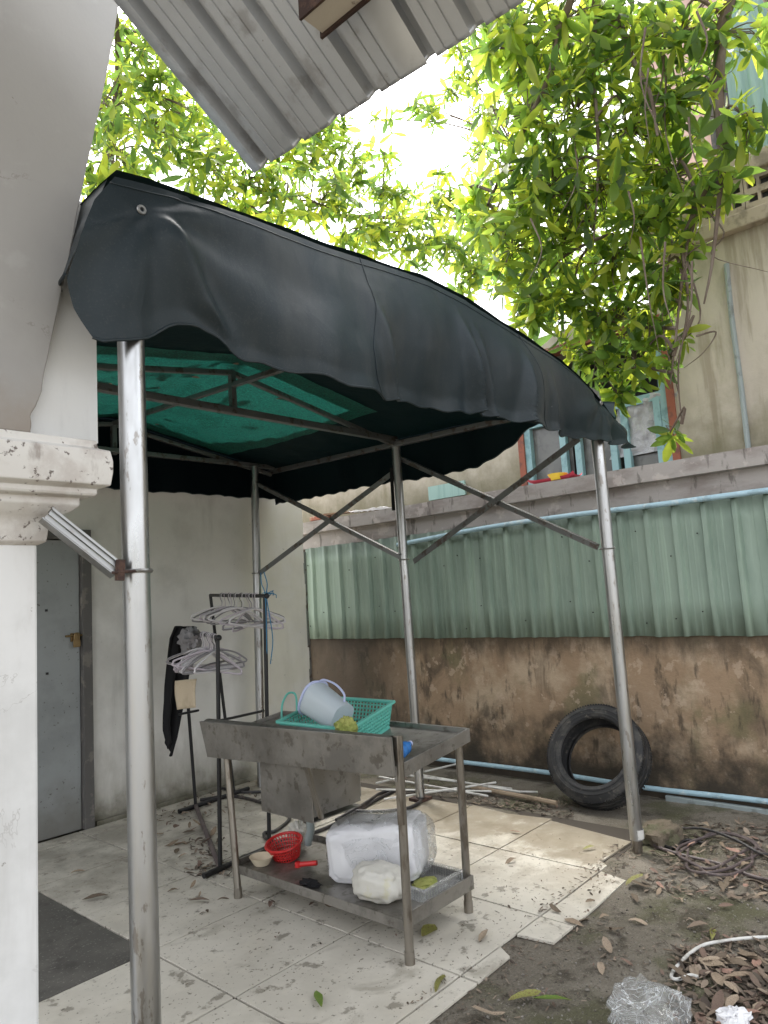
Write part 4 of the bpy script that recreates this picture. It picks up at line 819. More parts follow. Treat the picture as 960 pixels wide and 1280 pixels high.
protos = [hanger('hanger_white', 0), hanger('hanger_grey', 1), hanger('hanger_lilac', 0), hanger('hanger_grey', 0)]
used = set()
ORD = ['first', 'second', 'third', 'fourth', 'fifth', 'sixth', 'seventh', 'eighth', 'ninth', 'tenth', 'eleventh', 'twelfth', 'thirteenth', 'fourteenth', 'fifteenth', 'sixteenth']
def hang(pt, rz, tilt, k, label, group):
    o = protos[k] if k not in used else copy_tree(protos[k]); used.add(k)
    o.location = pt; o.rotation_euler = (R_(random.uniform(-3, 3)), tilt, rz); o['label'] = label; o['group'] = group; return o
dirA = (B1 - A1); dirC = (D1 - C1)
names = ['white', 'grey curved', 'lilac', 'grey']
ga, gb_ = math.atan2(dirA.y, dirA.x) + math.pi / 2, math.atan2(dirC.y, dirC.x) + math.pi / 2
for i in range(16):
    t = .05 + .32 * (i / 15) + random.uniform(-.006, .006); k = [0, 3, 2, 1, 0, 2, 0, 3, 0, 1, 2, 0, 3, 0, 2, 0][i]
    hang(A1 + dirA * t, ga + R_(random.uniform(-38, 24)) + R_(25), R_(random.uniform(-13, 11)), k, names[k] + ' plastic hanger, ' + ORD[i] + ' from the post on the lower rail', 'hangers on the lower rail')
for i in range(15):
    t = .10 + .66 * (i / 14) + random.uniform(-.02, .02); k = [0, 2, 0, 3, 2, 0, 1, 0, 3, 2, 0, 1, 2, 0, 3][i]
    hang(C1 + dirC * t, gb_ + R_(random.uniform(-30, 34)), R_(random.uniform(-14, 16)), k, names[k] + ' plastic hanger, ' + ORD[i] + ' from the tall post on the upper rail', 'hangers on the upper rail')
# black cloth over the rail, beige card below it
cb = A1 + dirA * .62
ce = B1
def cloth(u, v):
    xl = pl(v, [0, .1, .5, .85, 1], [219, 213, 208, 206, 211]); xr_ = pl(v, [0, .1, .5, .85, 1], [241, 239, 231, 222, 214])
    q = wy(xl + (xr_ - xl) * u, 783 + (936 - 783 - 10 * math.sin(u * 5)) * v, 4.72)
    return q + Vector((0, .03 * math.sin(u * 11 + v * 3) + .03 * math.sin(math.pi * u), 0))
cl_ = MB().grid(cloth, 26, 40); cl_o = cl_.build('black_garment', 'black_cloth', origin=A1 + dirA * .75); sm_ = cl_o.modifiers.new('t', 'SOLIDIFY'); sm_.thickness = .012
tag(cl_o, 'long black garment hanging at the wall end of the lower rail', 'garment')
gr_ = MB().blob(A1 + dirA * .66 + Vector((-.02, 0, -.06)), .06, .10, .08, 30, 18, .5, 3, seed=4)
tag(gr_.build('grey_rag', 'hanger_grey', origin=A1 + dirA * .66), 'bunched grey rag on the lower rail beside the black garment', 'rag')
pa, pb_, pc, pd = (wy(219, 851, 4.3), wy(248, 848, 4.1), wy(246, 884, 4.1), wy(221, 887, 4.3))
bc = MB().grid(lambda u, v: (pa.lerp(pb_, u)).lerp(pd.lerp(pc, u), v) + Vector((.012 * math.sin(u * 5), .01 * math.sin(v * 4), 0)), 10, 10)
bo = bc.build('beige_cloth', 'beige_card', origin=pa); so_ = bo.modifiers.new('t', 'SOLIDIFY'); so_.thickness = .004
tag(bo, 'square beige cloth hanging below the lower rail of the rack', 'cloth')
st = MB()
for k in range(7):
    q = wy(333, 742, 3.63); d_ = Vector((random.uniform(-.06, .09), 0, random.uniform(-.04, .05))); st.tube(catmull([q, q + d_ * .6 + Vector((0, -.03, .01)), q + d_]), .003, 5)
st.tube(catmull([wy(330, 715, 3.66), wy(334, 730, 3.63), wy(333, 745, 3.6), wy(337, 770, 3.6), wy(341, 800, 3.63), wy(338, 830, 3.63)]), .0035, 5)
st.tube(catmull([wy(326, 716, 3.66), wy(327, 730, 3.63), wy(331, 742, 3.6), wy(333, 780, 3.6), wy(334, 850, 3.64)]), .003, 5)
tag(st.build('blue_string', 'blue_string', origin=wy(333, 742, 3.63)), 'frayed blue string tied round the top of the tall rack post', 'string')

# ------------------------------------------------------------------ tyre and yard clutter
ty = thing('car_tyre', 'worn black car tyre leaning against the brown wall', 'tyre', (4.5, 2.3, 0))
Rt, Wt = .325, .20
prof = [(.222, -.085), (.232, -.098), (.246, -.103), (.248, -.106), (.256, -.106), (.258, -.103), (.276, -.104), (.278, -.107), (.284, -.106), (.286, -.101), (.298, -.096), (.318, -.078), (.325, -.05), (.325, -.032), (.318, -.030), (.318, -.020), (.326, -.018), (.326, .018), (.318, .020), (.318, .030), (.325, .032), (.325, .05), (.318, .078), (.298, .096), (.286, .101), (.284, .106), (.278, .107), (.276, .104), (.258, .103), (.256, .106), (.248, .106), (.246, .103), (.232, .098), (.222, .085), (.228, .07), (.25, .085), (.285, .08), (.305, .05), (.308, 0), (.305, -.05), (.285, -.08), (.25, -.085), (.228, -.07), (.222, -.085)]
nrm_t = Vector((-math.cos(R_(32)), -.04, math.sin(R_(32)))).normalized()     # axis, facing the yard and up
qt = nrm_t.to_track_quat('Z', 'Y').to_matrix()
hz = math.sqrt(1 - nrm_t.z ** 2) * .305 + abs(nrm_t.z) * .088 - .012
tc = Vector((4.73, 2.35, hz + .012))
MB().lathe([(a * 1.06, b) for a, b in prof], tc, 72, qt).build('carcass', 'rubber', ty, angle=25)
m = MB()
for i in range(110):
    a = 2 * math.pi * i / 110
    for s_ in (-1, 1):
        c_ = Vector((math.cos(a) * .342, math.sin(a) * .342, s_ * .064)); m.bar(tc + qt @ (c_ + Vector((0, 0, -.014 * s_))), tc + qt @ (c_ + Vector((0, 0, .016 * s_)) * 1.0), .011, .008, qt @ Vector((math.cos(a), math.sin(a), 0)))
m.build('tread', 'rubber', ty, smooth=False, kind='stuff')
s_ = MB().blob((4.25, 1.76, .015), .13, .11, .075, 30, 18, .3, 2, .8, seed=1)
tag(s_.build('stone_lump', 'stone', origin=(4.25, 1.76, 0)), 'rough earth coloured stone lump behind the right pole', 'stone')
def cableobj(name, pts, r, matk, label, cat, n=8, seg=6):
    o = MB().tube(catmull(pts, seg), r, n).build(name, matk, origin=Vector(pts[0]) * 1.0); return tag(o, label, cat)
def F2(px, py, z=.01): p = fl(px, py, 0); p = fl(px, py, (ground_z(p.x, p.y) if p.y < 1.85 or p.x > 4.2 else 0) + z); return p
cableobj('thick_cable', [F2(802, 1040), F2(815, 1055), F2(850, 1068), F2(900, 1080), F2(940, 1095), F2(985, 1105)], .009, 'cable_brown', 'thick brown cable running from the right pole to the frame edge', 'cable')
cp_ = [F2(860, 1062, .02)]
for i in range(22):
    a = 2.4 - i * .62; rx_, ry_ = 48 + 10 * math.sin(i * 1.7), 22 + 5 * math.cos(i * 1.1); cp_.append(F2(895 + rx_ * math.cos(a) + 1.2 * i * .4, 1067 + ry_ * math.sin(a) * 1.0, .012 + .02 * (.5 + .5 * math.sin(i * 1.3))))
cp_ += [F2(940, 1060, .02), F2(970, 1075, .02), F2(1000, 1090)]
cableobj('hose_coil', cp_, .007, 'cable_brown', 'tangled coil of dark hose on the leaves by the wall', 'hose coil', seg=5)
cableobj('black_hose', [F2(845, 1036, .03), F2(880, 1036, .05), F2(920, 1050, .05), F2(950, 1066, .03), F2(985, 1070, .02)], .008, 'hose_black', 'black hose arching over the back of the coil', 'hose')
cableobj('ground_wire', [F2(795, 1061), F2(812, 1050), F2(840, 1060), F2(858, 1050), F2(880, 1054)], .008, 'hose_black', 'short black wire looped at the foot of the right pole', 'wire')
cableobj('white_cable', [F2(985, 1171, .015), F2(940, 1172, .02), F2(905, 1176, .02), F2(880, 1181, .02), F2(862, 1192, .018), F2(846, 1208, .015), F2(839, 1221, .012), F2(848, 1224), F2(862, 1219), F2(873, 1221)], .0065, 'pvc_white', 'white cable bent on the dirt at the right', 'cable')
cableobj('floor_hose', [fl(250, 1000, .012), fl(290, 995, .012), fl(330, 1004, .012), fl(362, 1020, .012), fl(345, 1038, .012), fl(330, 1042, .012), fl(345, 1052, .012), fl(400, 1038, .012), fl(440, 1018, .012), fl(470, 1000, .012), fl(500, 985, .012)], .012, 'hose_black', 'black hose snaking across the tiles behind the table', 'hose')
cableobj('floor_hose', [fl(330, 985, .014), fl(380, 1000, .014), fl(430, 1012, .014), fl(470, 1014, .02), fl(510, 1010, .014), fl(528, 998, .014), fl(515, 988, .014), fl(480, 990, .014), fl(455, 1005, .03), fl(420, 1025, .014)], .012, 'hose_black', 'coiled black hose beyond the sink basin', 'hose')
cableobj('floor_hose', [fl(240, 985, .012), fl(275, 985, .012), fl(300, 990, .012), fl(340, 988, .012), fl(352, 978, .012)], .011, 'hose_black', 'black hose along the foot of the white wall', 'hose')
rsp = random.Random(4)
for i, (a, b_, h0, h1) in enumerate((((470, 979), (600, 948), .02, .05), ((478, 965), (640, 986), .06, .02), ((470, 987), (672, 990), .03, .015), ((480, 999), (620, 978), .015, .05), ((505, 965), (650, 990), .05, .03), ((474, 971), (610, 995), .07, .02))):
    o = MB().tube([fl(*a, h0), fl(*b_, h1)], .0075, 8).build('white_conduit', 'pvc_white', origin=fl(*a, h0)); tag(o, 'thin white plastic conduit in the loose pile behind the table', 'conduit', 'white conduits by the middle pole')
cableobj('bamboo_stick', [fl(590, 984, .02), fl(640, 993, .02), fl(696, 1004, .02)], .017, 'bamboo', 'brown bamboo stick on the floor left of the tyre', 'stick')
# crumpled clear bags on the dirt
def crumple(c, rx, ry, rz_, seed):
    m = MB().blob(c, rx, ry, rz_, 26, 12, .22, 2.0, .8, None, seed); q_ = random.Random(seed)
    for v in m.v:
        v += Vector((q_.gauss(0, 1), q_.gauss(0, 1), q_.gauss(0, .8))) * .006; v.z = max(v.z, ground_z(v.x, v.y) + .002 + abs(q_.gauss(0, .002)))
    return m
p = fl(812, 1272, 0)
tag(crumple((p.x, p.y, .02), .13, .13, .065, 3.0).build('clear_bag', 'film_milky', origin=(p.x, p.y, 0), smooth=False), 'crumpled clear plastic bag on the dirt at the bottom', 'plastic bag')
p = fl(918, 1278, 0)
tag(crumple((p.x, p.y, 0), .07, .05, .03, 6.0).build('white_scrap', 'plastic_white', origin=(p.x, p.y, 0), smooth=False), 'white plastic scrap among leaves in the bottom right corner', 'plastic scrap')

# ------------------------------------------------------------------ leaves
LT = [0, .12, .35, .62, .85, 1.0]; LW = [.012, .06, .115, .145, .095, .004]
def leaf_template(bend=.12, fold=.25):
    v, f = [], []
    for t, w in zip(LT, LW):
        z = -bend * t * t
        v += [(t, 0, z - 0.0), (t, w, z + w * fold), (t, -w, z + w * fold)]
    for i in range(len(LT) - 1):
        a, b = 3 * i, 3 * (i + 1); f += [(a, b, b + 1, a + 1), (a + 2, b + 2, b, a)]
    return np.array(v), f
LV, LF = leaf_template()
def leaf_mesh(name, mat, bend, fold, curl=0.0):
    v, f = leaf_template(bend, fold); v = v.copy()
    if curl: v[:, 2] += curl * (np.sin(v[:, 0] * 5) * .3 + v[:, 1] * np.cos(v[:, 0] * 7))
    me = bpy.data.meshes.new(name); me.from_pydata([tuple(q) for q in v], [], f); me.materials.append(M[mat].m)
    me.polygons.foreach_set('use_smooth', [True] * len(me.polygons)); return me
def leaves_joined(mats, name, matk, parent=None, kind='stuff', tmpl=None):
    V, Fc = tmpl or (LV, LF); N = len(mats); A = np.array([[list(r) for r in q] for q in mats])    # N,4,4
    vv = np.einsum('nij,kj->nki', A[:, :3, :3], V) + A[:, None, :3, 3]
    org = np.array(wloc(parent)) if parent else np.zeros(3); vv = (vv - org).reshape(-1, 3)
    fa = np.array(Fc); k = len(V); ff = (fa[None] + (np.arange(N) * k)[:, None, None]).reshape(-1, 4)
    me = bpy.data.meshes.new(name); me.vertices.add(len(vv)); me.vertices.foreach_set('co', vv.ravel().astype('f'))
    me.loops.add(ff.size); me.loops.foreach_set('vertex_index', ff.ravel().astype('i')); me.polygons.add(len(ff))
    me.polygons.foreach_set('loop_start', np.arange(0, ff.size, 4).astype('i')); me.polygons.foreach_set('loop_total', np.full(len(ff), 4, 'i'))
    me.polygons.foreach_set('use_smooth', np.ones(len(ff), bool)); me.update(calc_edges=True); me.validate(); me.materials.append(M[matk].m)
    o = bpy.data.objects.new(name, me); COL.objects.link(o)
    if parent: o.parent = parent
    if kind: o['kind'] = kind
    return o
def rosette(p, axis, rnd, n, L):
    """whorl of unequal leaves round a shoot, with a few stepped back along it; every leaf droops by its own amount"""
    out = []; q = Vector(axis).normalized().to_track_quat('Z', 'Y').to_matrix().to_4x4(); a0 = rnd.random() * 6.28; down = rnd.uniform(.0, .55)
    for i in range(n):
        a = a0 + 2 * math.pi * i / n + rnd.uniform(-.5, .5); el = rnd.uniform(-.5, .8); l = L * rnd.choice((.45, .65, .8, .9, 1.0, 1.1, 1.25)) * rnd.uniform(.9, 1.1)
        m_ = q @ Matrix.Rotation(a, 4, 'Z') @ Matrix.Rotation(-el, 4, 'Y') @ Matrix.Rotation(rnd.uniform(-1.0, 1.0), 4, 'X')
        d = m_.col[0].to_3d(); tq = d.rotation_difference((d + Vector((0, 0, -down * rnd.uniform(.4, 1.6)))).normalized()).to_matrix().to_4x4()
        back = Vector(axis).normalized() * (-rnd.uniform(0, .09) if i % 2 else 0)
        out.append(Matrix.Translation(p + back) @ tq @ m_ @ Matrix.Diagonal((l, l * rnd.uniform(.8, 1.25), l * rnd.uniform(.3, 2.2), 1)))
    return out
def make_tree(name, label, base, trunk, limbs, clumps, L, seed, bare=()):
    rnd = random.Random(seed); t = thing(name, label, 'tree', base)
    MB().tube(catmull(trunk[0], 6), trunk[1], 14).build('trunk', 'bark', t)
    nodes = []
    for pts, r in limbs:
        c_ = catmull(pts, 8); MB().tube(c_, r, 9).build('branch', 'bark', t); nodes += c_
    tw = MB(); mats = []
    for (c, r, n) in clumps:
        c = Vector(c); s = min(nodes, key=lambda q: (q - c).length + max(0, c.z - q.z) * .5); mid = s.lerp(c, .5) + Vector((rnd.uniform(-.1, .1), rnd.uniform(-.1, .1), .12))
        tw.tube(catmull([s, mid, c], 4), [.014, .006], 5, cap=False)
        for k in range(n):
            d = Vector((rnd.gauss(0, 1), rnd.gauss(0, 1), rnd.gauss(0, .85))); d = d.normalized() * (rnd.random() ** .45) * r; p = c + d
            ax = d.normalized() * .8 + Vector((rnd.gauss(0, .35), rnd.gauss(0, .35), .35 + rnd.gauss(0, .35)))
            tw.tube(catmull([c + d * .12, c + d * .6 + Vector((rnd.uniform(-.04, .04), rnd.uniform(-.04, .04), .03)), p], 2), [.005, .0025], 4, cap=False)
            mats += rosette(p, ax, rnd, rnd.randint(4, 9), L * rnd.uniform(.8, 1.15))
    for pts in bare: tw.tube(catmull(pts, 5), [.008, .002], 5)
    tw.build('twigs', 'bark', t, kind='stuff')
    def score(mm):
        p = mm.translation; d = p - CAM; q = ROT.transposed() @ d
        if q.z > -.1: return 99
        px, py = CX + F * q.x / -q.z, CY - F * q.y / -q.z
        return d.length if -10 < px < 970 and -10 < py < 620 else 99
    order = sorted(mats, key=score); near, rest = order[:300], order[300:]
    vs = [leaf_mesh('leaf', 'leaf_green', b, f_, c_) for b, f_, c_ in ((.08, .22, 0), (.2, .3, .05), (.3, .18, -.06))]
    for i, mm in enumerate(near):
        o = bpy.data.objects.new('leaf', vs[i % 3]); COL.objects.link(o); o.parent = t; o.matrix_basis = Matrix.Translation(-Vector(base)) @ mm
    if rest: leaves_joined(rest, 'foliage', 'leaf_green', t)
    return t, len(mats)

def Wc(px, py, X, r, n): return (wx(px, py, X), r, n)
def Yc(px, py, Y, r, n): return (wy(px, py, Y), r, n)
trunkR = ([(5.40, .42, -.05), (5.38, .45, 1.5), (5.36, .5, 3.2), (5.30, .7, 5.0), (5.15, 1.0, 6.3)], [.13, .11, .10, .085, .07])
limbsR = [
    ([(5.15, 1.0, 6.3), (4.7, 1.7, 6.7), (4.2, 2.6, 6.6), (3.8, 3.4, 6.1), (3.5, 4.2, 5.6)], [.07, .03]),
    ([(5.2, .9, 6.0), (4.9, 1.3, 6.1), wx(912, -40, 4.75), wx(902, 40, 4.75), wx(898, 120, 4.78), wx(903, 195, 4.8), wx(880, 240, 4.85), wx(852, 300, 4.9)], [.055, .04, .035, .012]),
    ([wx(905, 190, 4.8), wx(898, 260, 4.85), wx(890, 330, 4.9), wx(880, 380, 4.95)], [.02, .006]),
    ([(4.2, 2.6, 6.6), wx(705, -30, 4.2), wx(697, 40, 4.2), wx(685, 100, 4.2), wx(640, 190, 4.25), wx(610, 255, 4.3)], [.03, .026, .02, .01]),
    ([(4.7, 1.7, 6.7), wx(765, -30, 4.5), wx(785, 60, 4.5), wx(812, 115, 4.5), wx(822, 170, 4.55)], [.025, .018, .009]),
    ([(4.5, 2.0, 6.7), wx(738, -20, 4.4), wx(742, 90, 4.45), wx(748, 200, 4.5), wx(742, 300, 4.6)], [.022, .014, .006]),
    ([wx(870, 240, 4.85), wx(855, 330, 4.95), wx(845, 420, 5.0), wx(838, 480, 5.05)], [.014, .005]),
    ([wx(850, 300, 4.9), wx(860, 380, 5.0), wx(848, 460, 5.05), wx(852, 530, 5.1)], [.012, .004]),
]
clR = [Wc(a[0], a[1], a[2], a[3] * 1.05, int(a[4] * 1.42)) for a in (
    (905, 40, 4.8, .34, 16), (850, 40, 4.7, .42, 22), (800, 60, 4.6, .36, 20), (745, 30, 4.5, .42, 26), (690, 40, 4.3, .40, 26), (640, 60, 4.2, .34, 22), (850, 130, 4.8, .36, 20),
    (940, 150, 4.7, .22, 10), (905, 230, 4.8, .22, 8), (660, 140, 4.3, .36, 24), (720, 140, 4.5, .42, 28), (785, 160, 4.7, .38, 24), (840, 220, 4.9, .34, 20), (640, 230, 4.4, .34, 22),
    (690, 230, 4.5, .40, 26), (750, 240, 4.7, .42, 28), (805, 280, 4.9, .34, 22), (640, 310, 4.5, .36, 26), (700, 310, 4.7, .40, 28), (765, 330, 4.9, .36, 24), (820, 350, 5.0, .24, 14),
    (660, 375, 4.7, .28, 20), (715, 385, 4.9, .30, 20), (770, 400, 5.0, .30, 20), (815, 410, 5.1, .18, 9), (745, 445, 5.1, .22, 14), (795, 455, 5.15, .2, 11), (770, 490, 5.2, .14, 6),
    (850, 360, 5.05, .10, 4), (862, 300, 4.95, .12, 5), (838, 450, 5.1, .09, 3), (838, 540, 5.15, .07, 2), (855, 425, 5.1, .08, 2), (720, 60, 5.3, .5, 26), (780, 230, 5.3, .45, 26), (680, 330, 5.3, .45, 26), (620, 20, 4.2, .3, 16), (600, 260, 4.6, .26, 12))]
rt = random.Random(3)
bareT = []
for i in range(16):
    px_, py_ = rt.uniform(660, 900), rt.uniform(-20, 330); X_ = rt.uniform(4.1, 4.7); k_ = rt.uniform(60, 150)
    bareT.append([wx(px_, py_, X_), wx(px_ + rt.uniform(-14, 14), py_ + k_ * .5, X_), wx(px_ + rt.uniform(-30, 24), py_ + k_, X_ + .05)])
bareR = bareT + [[wx(870, 250, 4.85), wx(905, 290, 4.95), wx(890, 320, 5.0), wx(960, 340, 5.05)], [wx(860, 330, 4.95), wx(875, 400, 5.05), wx(840, 440, 5.1), wx(848, 490, 5.15)],
         [wx(845, 330, 4.95), wx(870, 310, 4.95), wx(890, 300, 5.0)], [wx(870, 420, 5.05), wx(895, 415, 5.1), wx(880, 440, 5.1), wx(855, 460, 5.1)], [wx(840, 300, 4.9), wx(828, 400, 5.0), wx(850, 500, 5.1)]]
tr1, n1 = make_tree('yard_tree', 'leafy tree with drooping branches reaching over from the right side', (5.40, .42, 0), trunkR, limbsR, clR, .165, 11, bareR)
trunkL = ([(3.2, 8.2, -.05), (3.25, 8.1, 1.6), (3.4, 7.9, 3.4), (3.7, 7.7, 5.0), (3.9, 7.6, 6.4)], [.2, .18, .15, .11, .08])
limbsL = [
    ([(3.4, 7.9, 3.6), (2.9, 7.4, 5.2), (2.4, 7.0, 6.4), (1.9, 6.6, 7.2)], [.09, .05, .02]),
    ([(3.7, 7.7, 5.0), (4.4, 7.2, 5.8), (5.0, 6.6, 6.2), (5.2, 5.8, 6.1)], [.07, .04, .015]),
    ([(3.9, 7.6, 6.2), (3.7, 6.8, 7.6), (3.2, 6.2, 8.4)], [.06, .04, .02]),
    ([(3.5, 7.8, 4.2), (3.0, 7.0, 4.8), (2.6, 6.2, 5.2)], [.05, .03, .012]),
    ([(3.4, 7.9, 3.4), (2.3, 7.4, 4.6), (1.4, 7.0, 5.8)], [.07, .04, .02]),
    ([(5.0, 6.6, 6.2), wy(600, 270, 5.2), wy(620, 215, 5.0), wy(640, 180, 4.8)], [.03, .02, .01]),
]
clL = [Yc(a[0], a[1], a[2], a[3] * 1.05, int(a[4] * 1.9)) for a in (
    (170, 60, 6.6, .55, 22), (150, 130, 6.8, .5, 16), (230, 90, 7.0, .5, 16), (190, 160, 7.0, .5, 16), (280, 170, 6.6, .45, 14), (130, 130, 6.4, .45, 11), (200, 120, 6.6, .5, 14), (150, 200, 6.4, .5, 14), (215, 200, 6.4, .5, 16), (265, 210, 6.2, .45, 15), (250, 130, 6.9, .5, 13), (120, 230, 6.6, .4, 9), (310, 230, 6.0, .42, 14),
    (190, 20, 7.2, .5, 10), (350, 240, 5.8, .38, 13), (390, 200, 6.0, .35, 11), (400, 255, 5.6, .38, 15), (440, 225, 5.7, .30, 10), (450, 285, 5.4, .36, 14), (490, 290, 5.2, .34, 13), (530, 300, 5.0, .36, 15), (570, 310, 4.9, .34, 15),
    (560, 250, 5.1, .26, 8), (500, 245, 5.4, .20, 5), (610, 300, 4.8, .34, 15), (590, 345, 4.8, .3, 14), (480, 190, 5.6, .12, 2), (550, 215, 5.2, .14, 3), (560, 110, 5.6, .2, 5), (540, 140, 5.5, .16, 4), (430, 160, 5.9, .2, 4), (600, 60, 5.5, .35, 10), (380, 160, 6.2, .35, 8),
    (480, 235, 5.6, .34, 10), (540, 250, 5.4, .34, 10), (590, 200, 5.4, .30, 9), (610, 150, 5.4, .34, 12), (590, 100, 5.6, .34, 10), (520, 130, 5.8, .22, 4), (480, 150, 6.0, .22, 4), (440, 190, 5.8, .26, 7), (400, 180, 6.0, .32, 9), (350, 200, 6.2, .34, 9), (560, 40, 5.8, .34, 8),
    (620, 330, 5.6, .45, 18), (330, 300, 6.4, .45, 14), (420, 320, 6.0, .4, 12))]
tr2, n2 = make_tree('background_tree', 'tall tree behind the white wall with sky showing through its leaves', (3.2, 8.2, 0), trunkL, limbsL, clL, .19, 23)
print('leaves', n1, n2)

# fallen leaves: single ones that can be told apart, then the litter between
dry = [leaf_mesh('fallen_leaf', 'leaf_dry', b, f_, c_) for b, f_, c_ in ((-.1, .5, .12), (-.25, .3, -.15), (.05, .7, .2))]
pinkm = [leaf_mesh('fallen_leaf', 'leaf_pinkish', -.2, .4, .15), leaf_mesh('fallen_leaf', 'leaf_pinkish', -.1, .6, -.1)]
olive = [leaf_mesh('fallen_leaf', 'leaf_olive', -.15, .4, .15), leaf_mesh('fallen_leaf', 'leaf_olive', -.05, .3, .2)]
fresh = [leaf_mesh('fallen_leaf', 'leaf_fresh', -.1, .3, .1)]
rl = random.Random(5)
def drop(px, py, L, me, label, group=None, rz=None, wid=1.0):
    p = fl(px, py, 0); on_tile = (p.y > 1.85 and p.x < 4.2) or (2.78 < p.x < 3.6 and p.y > 1.68); z = .003 if on_tile else ground_z(p.x, p.y) + .006
    o = bpy.data.objects.new('fallen_leaf', me); COL.objects.link(o); p = fl(px, py, z)
    o.location = (p.x, p.y, z + .012 * L / .12); o.scale = (L, L * wid, L); o.rotation_euler = (rl.uniform(-.25, .25), rl.uniform(-.12, .12), rl.uniform(0, 6.28) if rz is None else rz)
    tag(o, label, 'leaf', group); return o
drop(402, 1263, .115, fresh[0], 'green fallen leaf on the front tiles below the table', rz=1.0, wid=1.0)
drop(528, 1174, .12, olive[0], 'curled olive and brown leaf on tile right of the front table leg', rz=.2, wid=2.0)
drop(610, 1165, .11, dry[0], 'long dark dry leaf at the broken tile edge', rz=3.4)
drop(545, 1245, .13, olive[1], 'yellow green leaf at the bottom edge of the dirt', rz=.4)
for i, (px, py, L, k) in enumerate(((655, 1250, .13, olive[0]), (715, 1262, .16, fresh[0]), (690, 1255, .16, dry[1]), (660, 1262, .14, dry[0]), (735, 1268, .15, olive[1]))): pass
drop(636, 1255, .13, olive[0], 'yellow green leaf on the dirt left of the clear bag', rz=-.6)
drop(716, 1256, .15, fresh[0], 'long green leaf on dirt just left of the clear bag', rz=2.4)
drop(632, 1270, .13, dry[1], 'brown dry leaf near the bottom edge beside green ones', rz=2.6)
drop(745, 1060, .09, olive[1], 'yellow green leaf by the tile corner near the right pole', rz=2.6)
drop(783, 1110, .13, olive[0], 'large flat olive leaf at the broken tile edge', rz=-.3, wid=1.6)
drop(637, 1040, .07, pinkm[0], 'reddish leaf on the tiles left of the tyre')
drop(830, 1112, .07, pinkm[1], 'pinkish dry leaf on bare dirt below the hose coil')
drop(918, 1100, .06, pinkm[0], 'pinkish dry leaf beside the thick brown cable')
drop(890, 1178, .10, olive[1], 'yellow green leaf under the white cable', rz=.2)
drop(645, 1075, .09, dry[2], 'dark curled leaf on the cream tiles right of the shelf', rz=2.9)
drop(88, 1094, .08, dry[2], 'dark dry leaf on the floor in front of the steel door')
drop(262, 1128, .11, dry[0], 'dark brown leaf left of the near table leg', rz=2.2)
drop(135, 1122, .13, dry[0], 'flattened brown leaf beside the dark floor patch', rz=2.5)
def scatter(n, quad, Ls, pool, label, group):
    for i in range(n):
        u, v = rl.random(), rl.random(); a = [quad[0][k] * (1 - u) + quad[1][k] * u for k in (0, 1)]; b = [quad[3][k] * (1 - u) + quad[2][k] * u for k in (0, 1)]
        drop(a[0] * (1 - v) + b[0] * v, a[1] * (1 - v) + b[1] * v, rl.uniform(*Ls), rl.choice(pool), label, group, wid=rl.uniform(.8, 1.4))
scatter(58, ((860, 1195), (975, 1180), (985, 1290), (880, 1290)), (.06, .13), dry * 6 + pinkm, 'dry leaf in the dense leaf pile at the right bottom corner', 'leaves piled in the corner')
scatter(26, ((850, 1030), (965, 1040), (970, 1120), (840, 1100)), (.06, .11), dry * 4 + pinkm[:1], 'dry brown leaf under the tangled hose coil', 'leaves under the hose coil')
scatter(30, ((690, 1110), (960, 1110), (940, 1200), (720, 1240)), (.05, .10), dry, 'brown leaf scattered on the bare dirt', 'leaves scattered on the dirt')
scatter(16, ((200, 1020), (280, 1040), (275, 1090), (195, 1060)), (.06, .12), dry, 'dark dry leaf gathered around the rack feet', 'leaves round the rack feet')
scatter(14, ((210, 1110), (480, 1100), (460, 1165), (240, 1150)), (.03, .07), dry, 'small dark leaf on the tiles under the table', 'leaves under the table')
def litter(n, quad, Ls, name, label, matk='litter', cat='leaf litter', dens=None):
    mats = []
    for i in range(n):
        u, v = rl.random(), rl.random(); a = [quad[0][k] * (1 - u) + quad[1][k] * u for k in (0, 1)]; b = [quad[3][k] * (1 - u) + quad[2][k] * u for k in (0, 1)]
        p = fl(a[0] * (1 - v) + b[0] * v, a[1] * (1 - v) + b[1] * v, 0)
        if dens and fbm(p.x * 2.2, p.y * 2.2, 11) < dens - rl.random() * .5: continue
        on = (p.y > 1.85 and p.x < 4.2); z = .002 if on else ground_z(p.x, p.y) + .003; L = rl.uniform(*Ls)
        mats.append(Matrix.Translation((p.x, p.y, z + L * .06)) @ Matrix.Rotation(rl.uniform(0, 6.28), 4, 'Z') @ Matrix.Rotation(rl.uniform(-.35, .35), 4, 'X') @ Matrix.Rotation(rl.uniform(-.3, .3), 4, 'Y') @ Matrix.Diagonal((L, L * rl.uniform(.6, 1.8), L, 1)))
    o = leaves_joined(mats, name, matk, tmpl=(leaf_template(-.25, .5))); o.location = (0, 0, 0); return tag(o, label, cat, kind='stuff')
litter(900, ((840, 1180), (985, 1160), (1000, 1300), (850, 1300)), (.02, .06), 'leaf_litter', 'dense brown leaf litter in the right bottom corner')
litter(500, ((820, 1030), (990, 1030), (990, 1130), (800, 1110)), (.02, .06), 'leaf_litter', 'brown leaf litter around the hose coil by the wall')
litter(700, ((600, 1150), (850, 1060), (960, 1200), (560, 1290)), (.008, .03), 'leaf_litter', 'thin sprinkling of leaf crumbs on the bare dirt', dens=.25)
litter(420, ((480, 968), (720, 1000), (720, 1022), (560, 1000)), (.015, .05), 'leaf_litter', 'brown leaf debris along the foot of the brown wall')
litter(260, ((190, 1000), (360, 960), (370, 1000), (200, 1035)), (.015, .05), 'leaf_litter', 'dark leaf debris along the foot of the white wall')
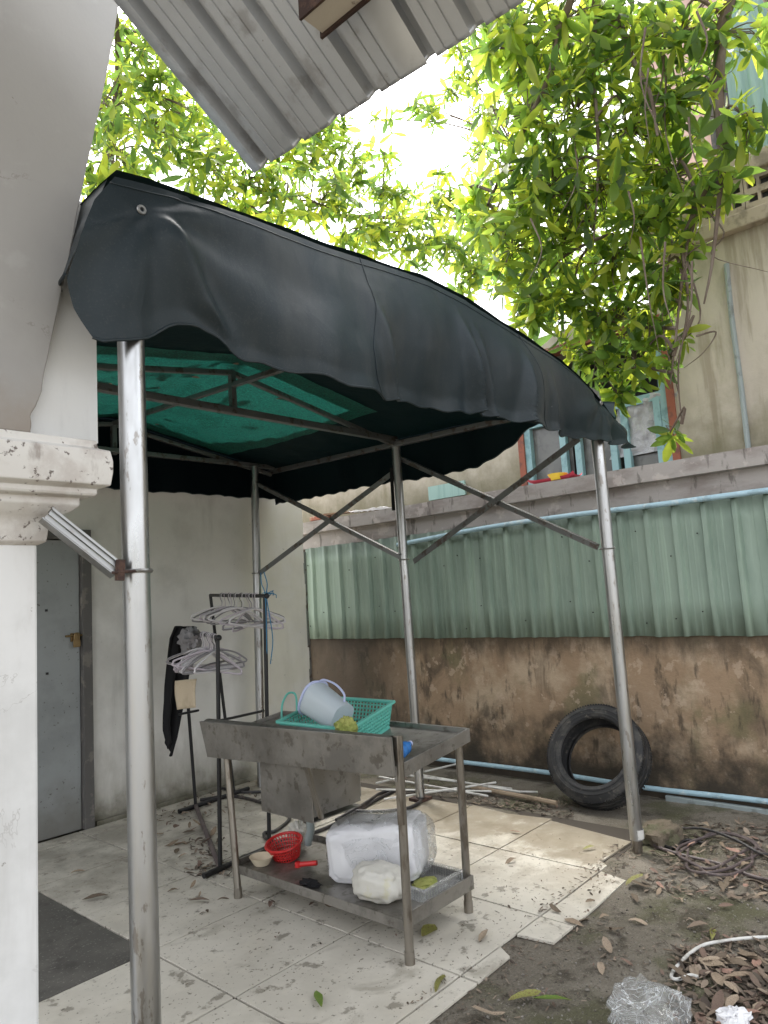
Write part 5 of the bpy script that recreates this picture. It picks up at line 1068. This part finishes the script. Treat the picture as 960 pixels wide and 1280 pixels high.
litter(160, ((235, 1050), (285, 1050), (290, 1098), (240, 1098)), (.015, .05), 'leaf_litter', 'heap of dark leaf debris at the foot of the rack')
litter(380, ((180, 1040), (760, 1040), (620, 1180), (200, 1270)), (.004, .016), 'floor_crumbs', 'tiny dark crumbs scattered over the cream tiles', cat='crumbs')
litter(420, ((640, 1168), (700, 1186), (800, 1062), (770, 1050)), (.006, .03), 'leaf_litter', 'dirt and leaf crumbs along the broken edge of the tiles')
litter(260, ((500, 1262), (640, 1172), (660, 1190), (540, 1285)), (.005, .022), 'leaf_litter', 'dirt crumbs along the near edge of the tiles')
gm = []
for i in range(800):
    p = fl(rl.uniform(520, 960), rl.uniform(1060, 1290), 0)
    if p.y > 1.66: continue
    L = rl.uniform(.003, .011) if i % 12 else rl.uniform(.011, .018); gm.append(Matrix.Translation((p.x, p.y, ground_z(p.x, p.y) + L * .3)) @ Matrix.Rotation(rl.uniform(0, 6), 4, 'Z') @ Matrix.Rotation(rl.uniform(-.6, .6), 4, 'X') @ Matrix.Diagonal((L, L * rl.uniform(.5, 1), L * rl.uniform(.35, .8), 1)))
cubeV = np.array([(a, b, c_) for c_ in (-.5, .5) for b in (-.5, .5) for a in (-.5, .5)]) * np.array([1, .9, .8]); cubeV[4:] *= [.7, .65, 1]
o = leaves_joined(gm, 'gravel', 'grit', tmpl=(cubeV, [(0, 2, 3, 1), (4, 5, 7, 6), (0, 1, 5, 4), (2, 6, 7, 3), (0, 4, 6, 2), (1, 3, 7, 5)])); tag(o, 'scattered pale grit and pebbles on the dirt', 'gravel', kind='stuff')
# leaves lying on the translucent part of the roof
rm = []
for i in range(46):
    u, v = rl.uniform(.12, .72), rl.choice((rl.uniform(.5, .62), rl.uniform(.5, .95))); p = Vector(roof(u, v)); L = rl.uniform(.10, .20)
    rm.append(Matrix.Translation(p + Vector((0, 0, .014))) @ Matrix.Rotation(rl.uniform(0, 6.28), 4, 'Z') @ Matrix.Diagonal((L, L * 1.2, L * .3, 1)))
tag(leaves_joined(rm, 'roof_leaves', 'leaf_dry'), 'fallen leaves lying on the canopy roof, seen as dark shapes through the green net', 'leaf litter', kind='stuff')
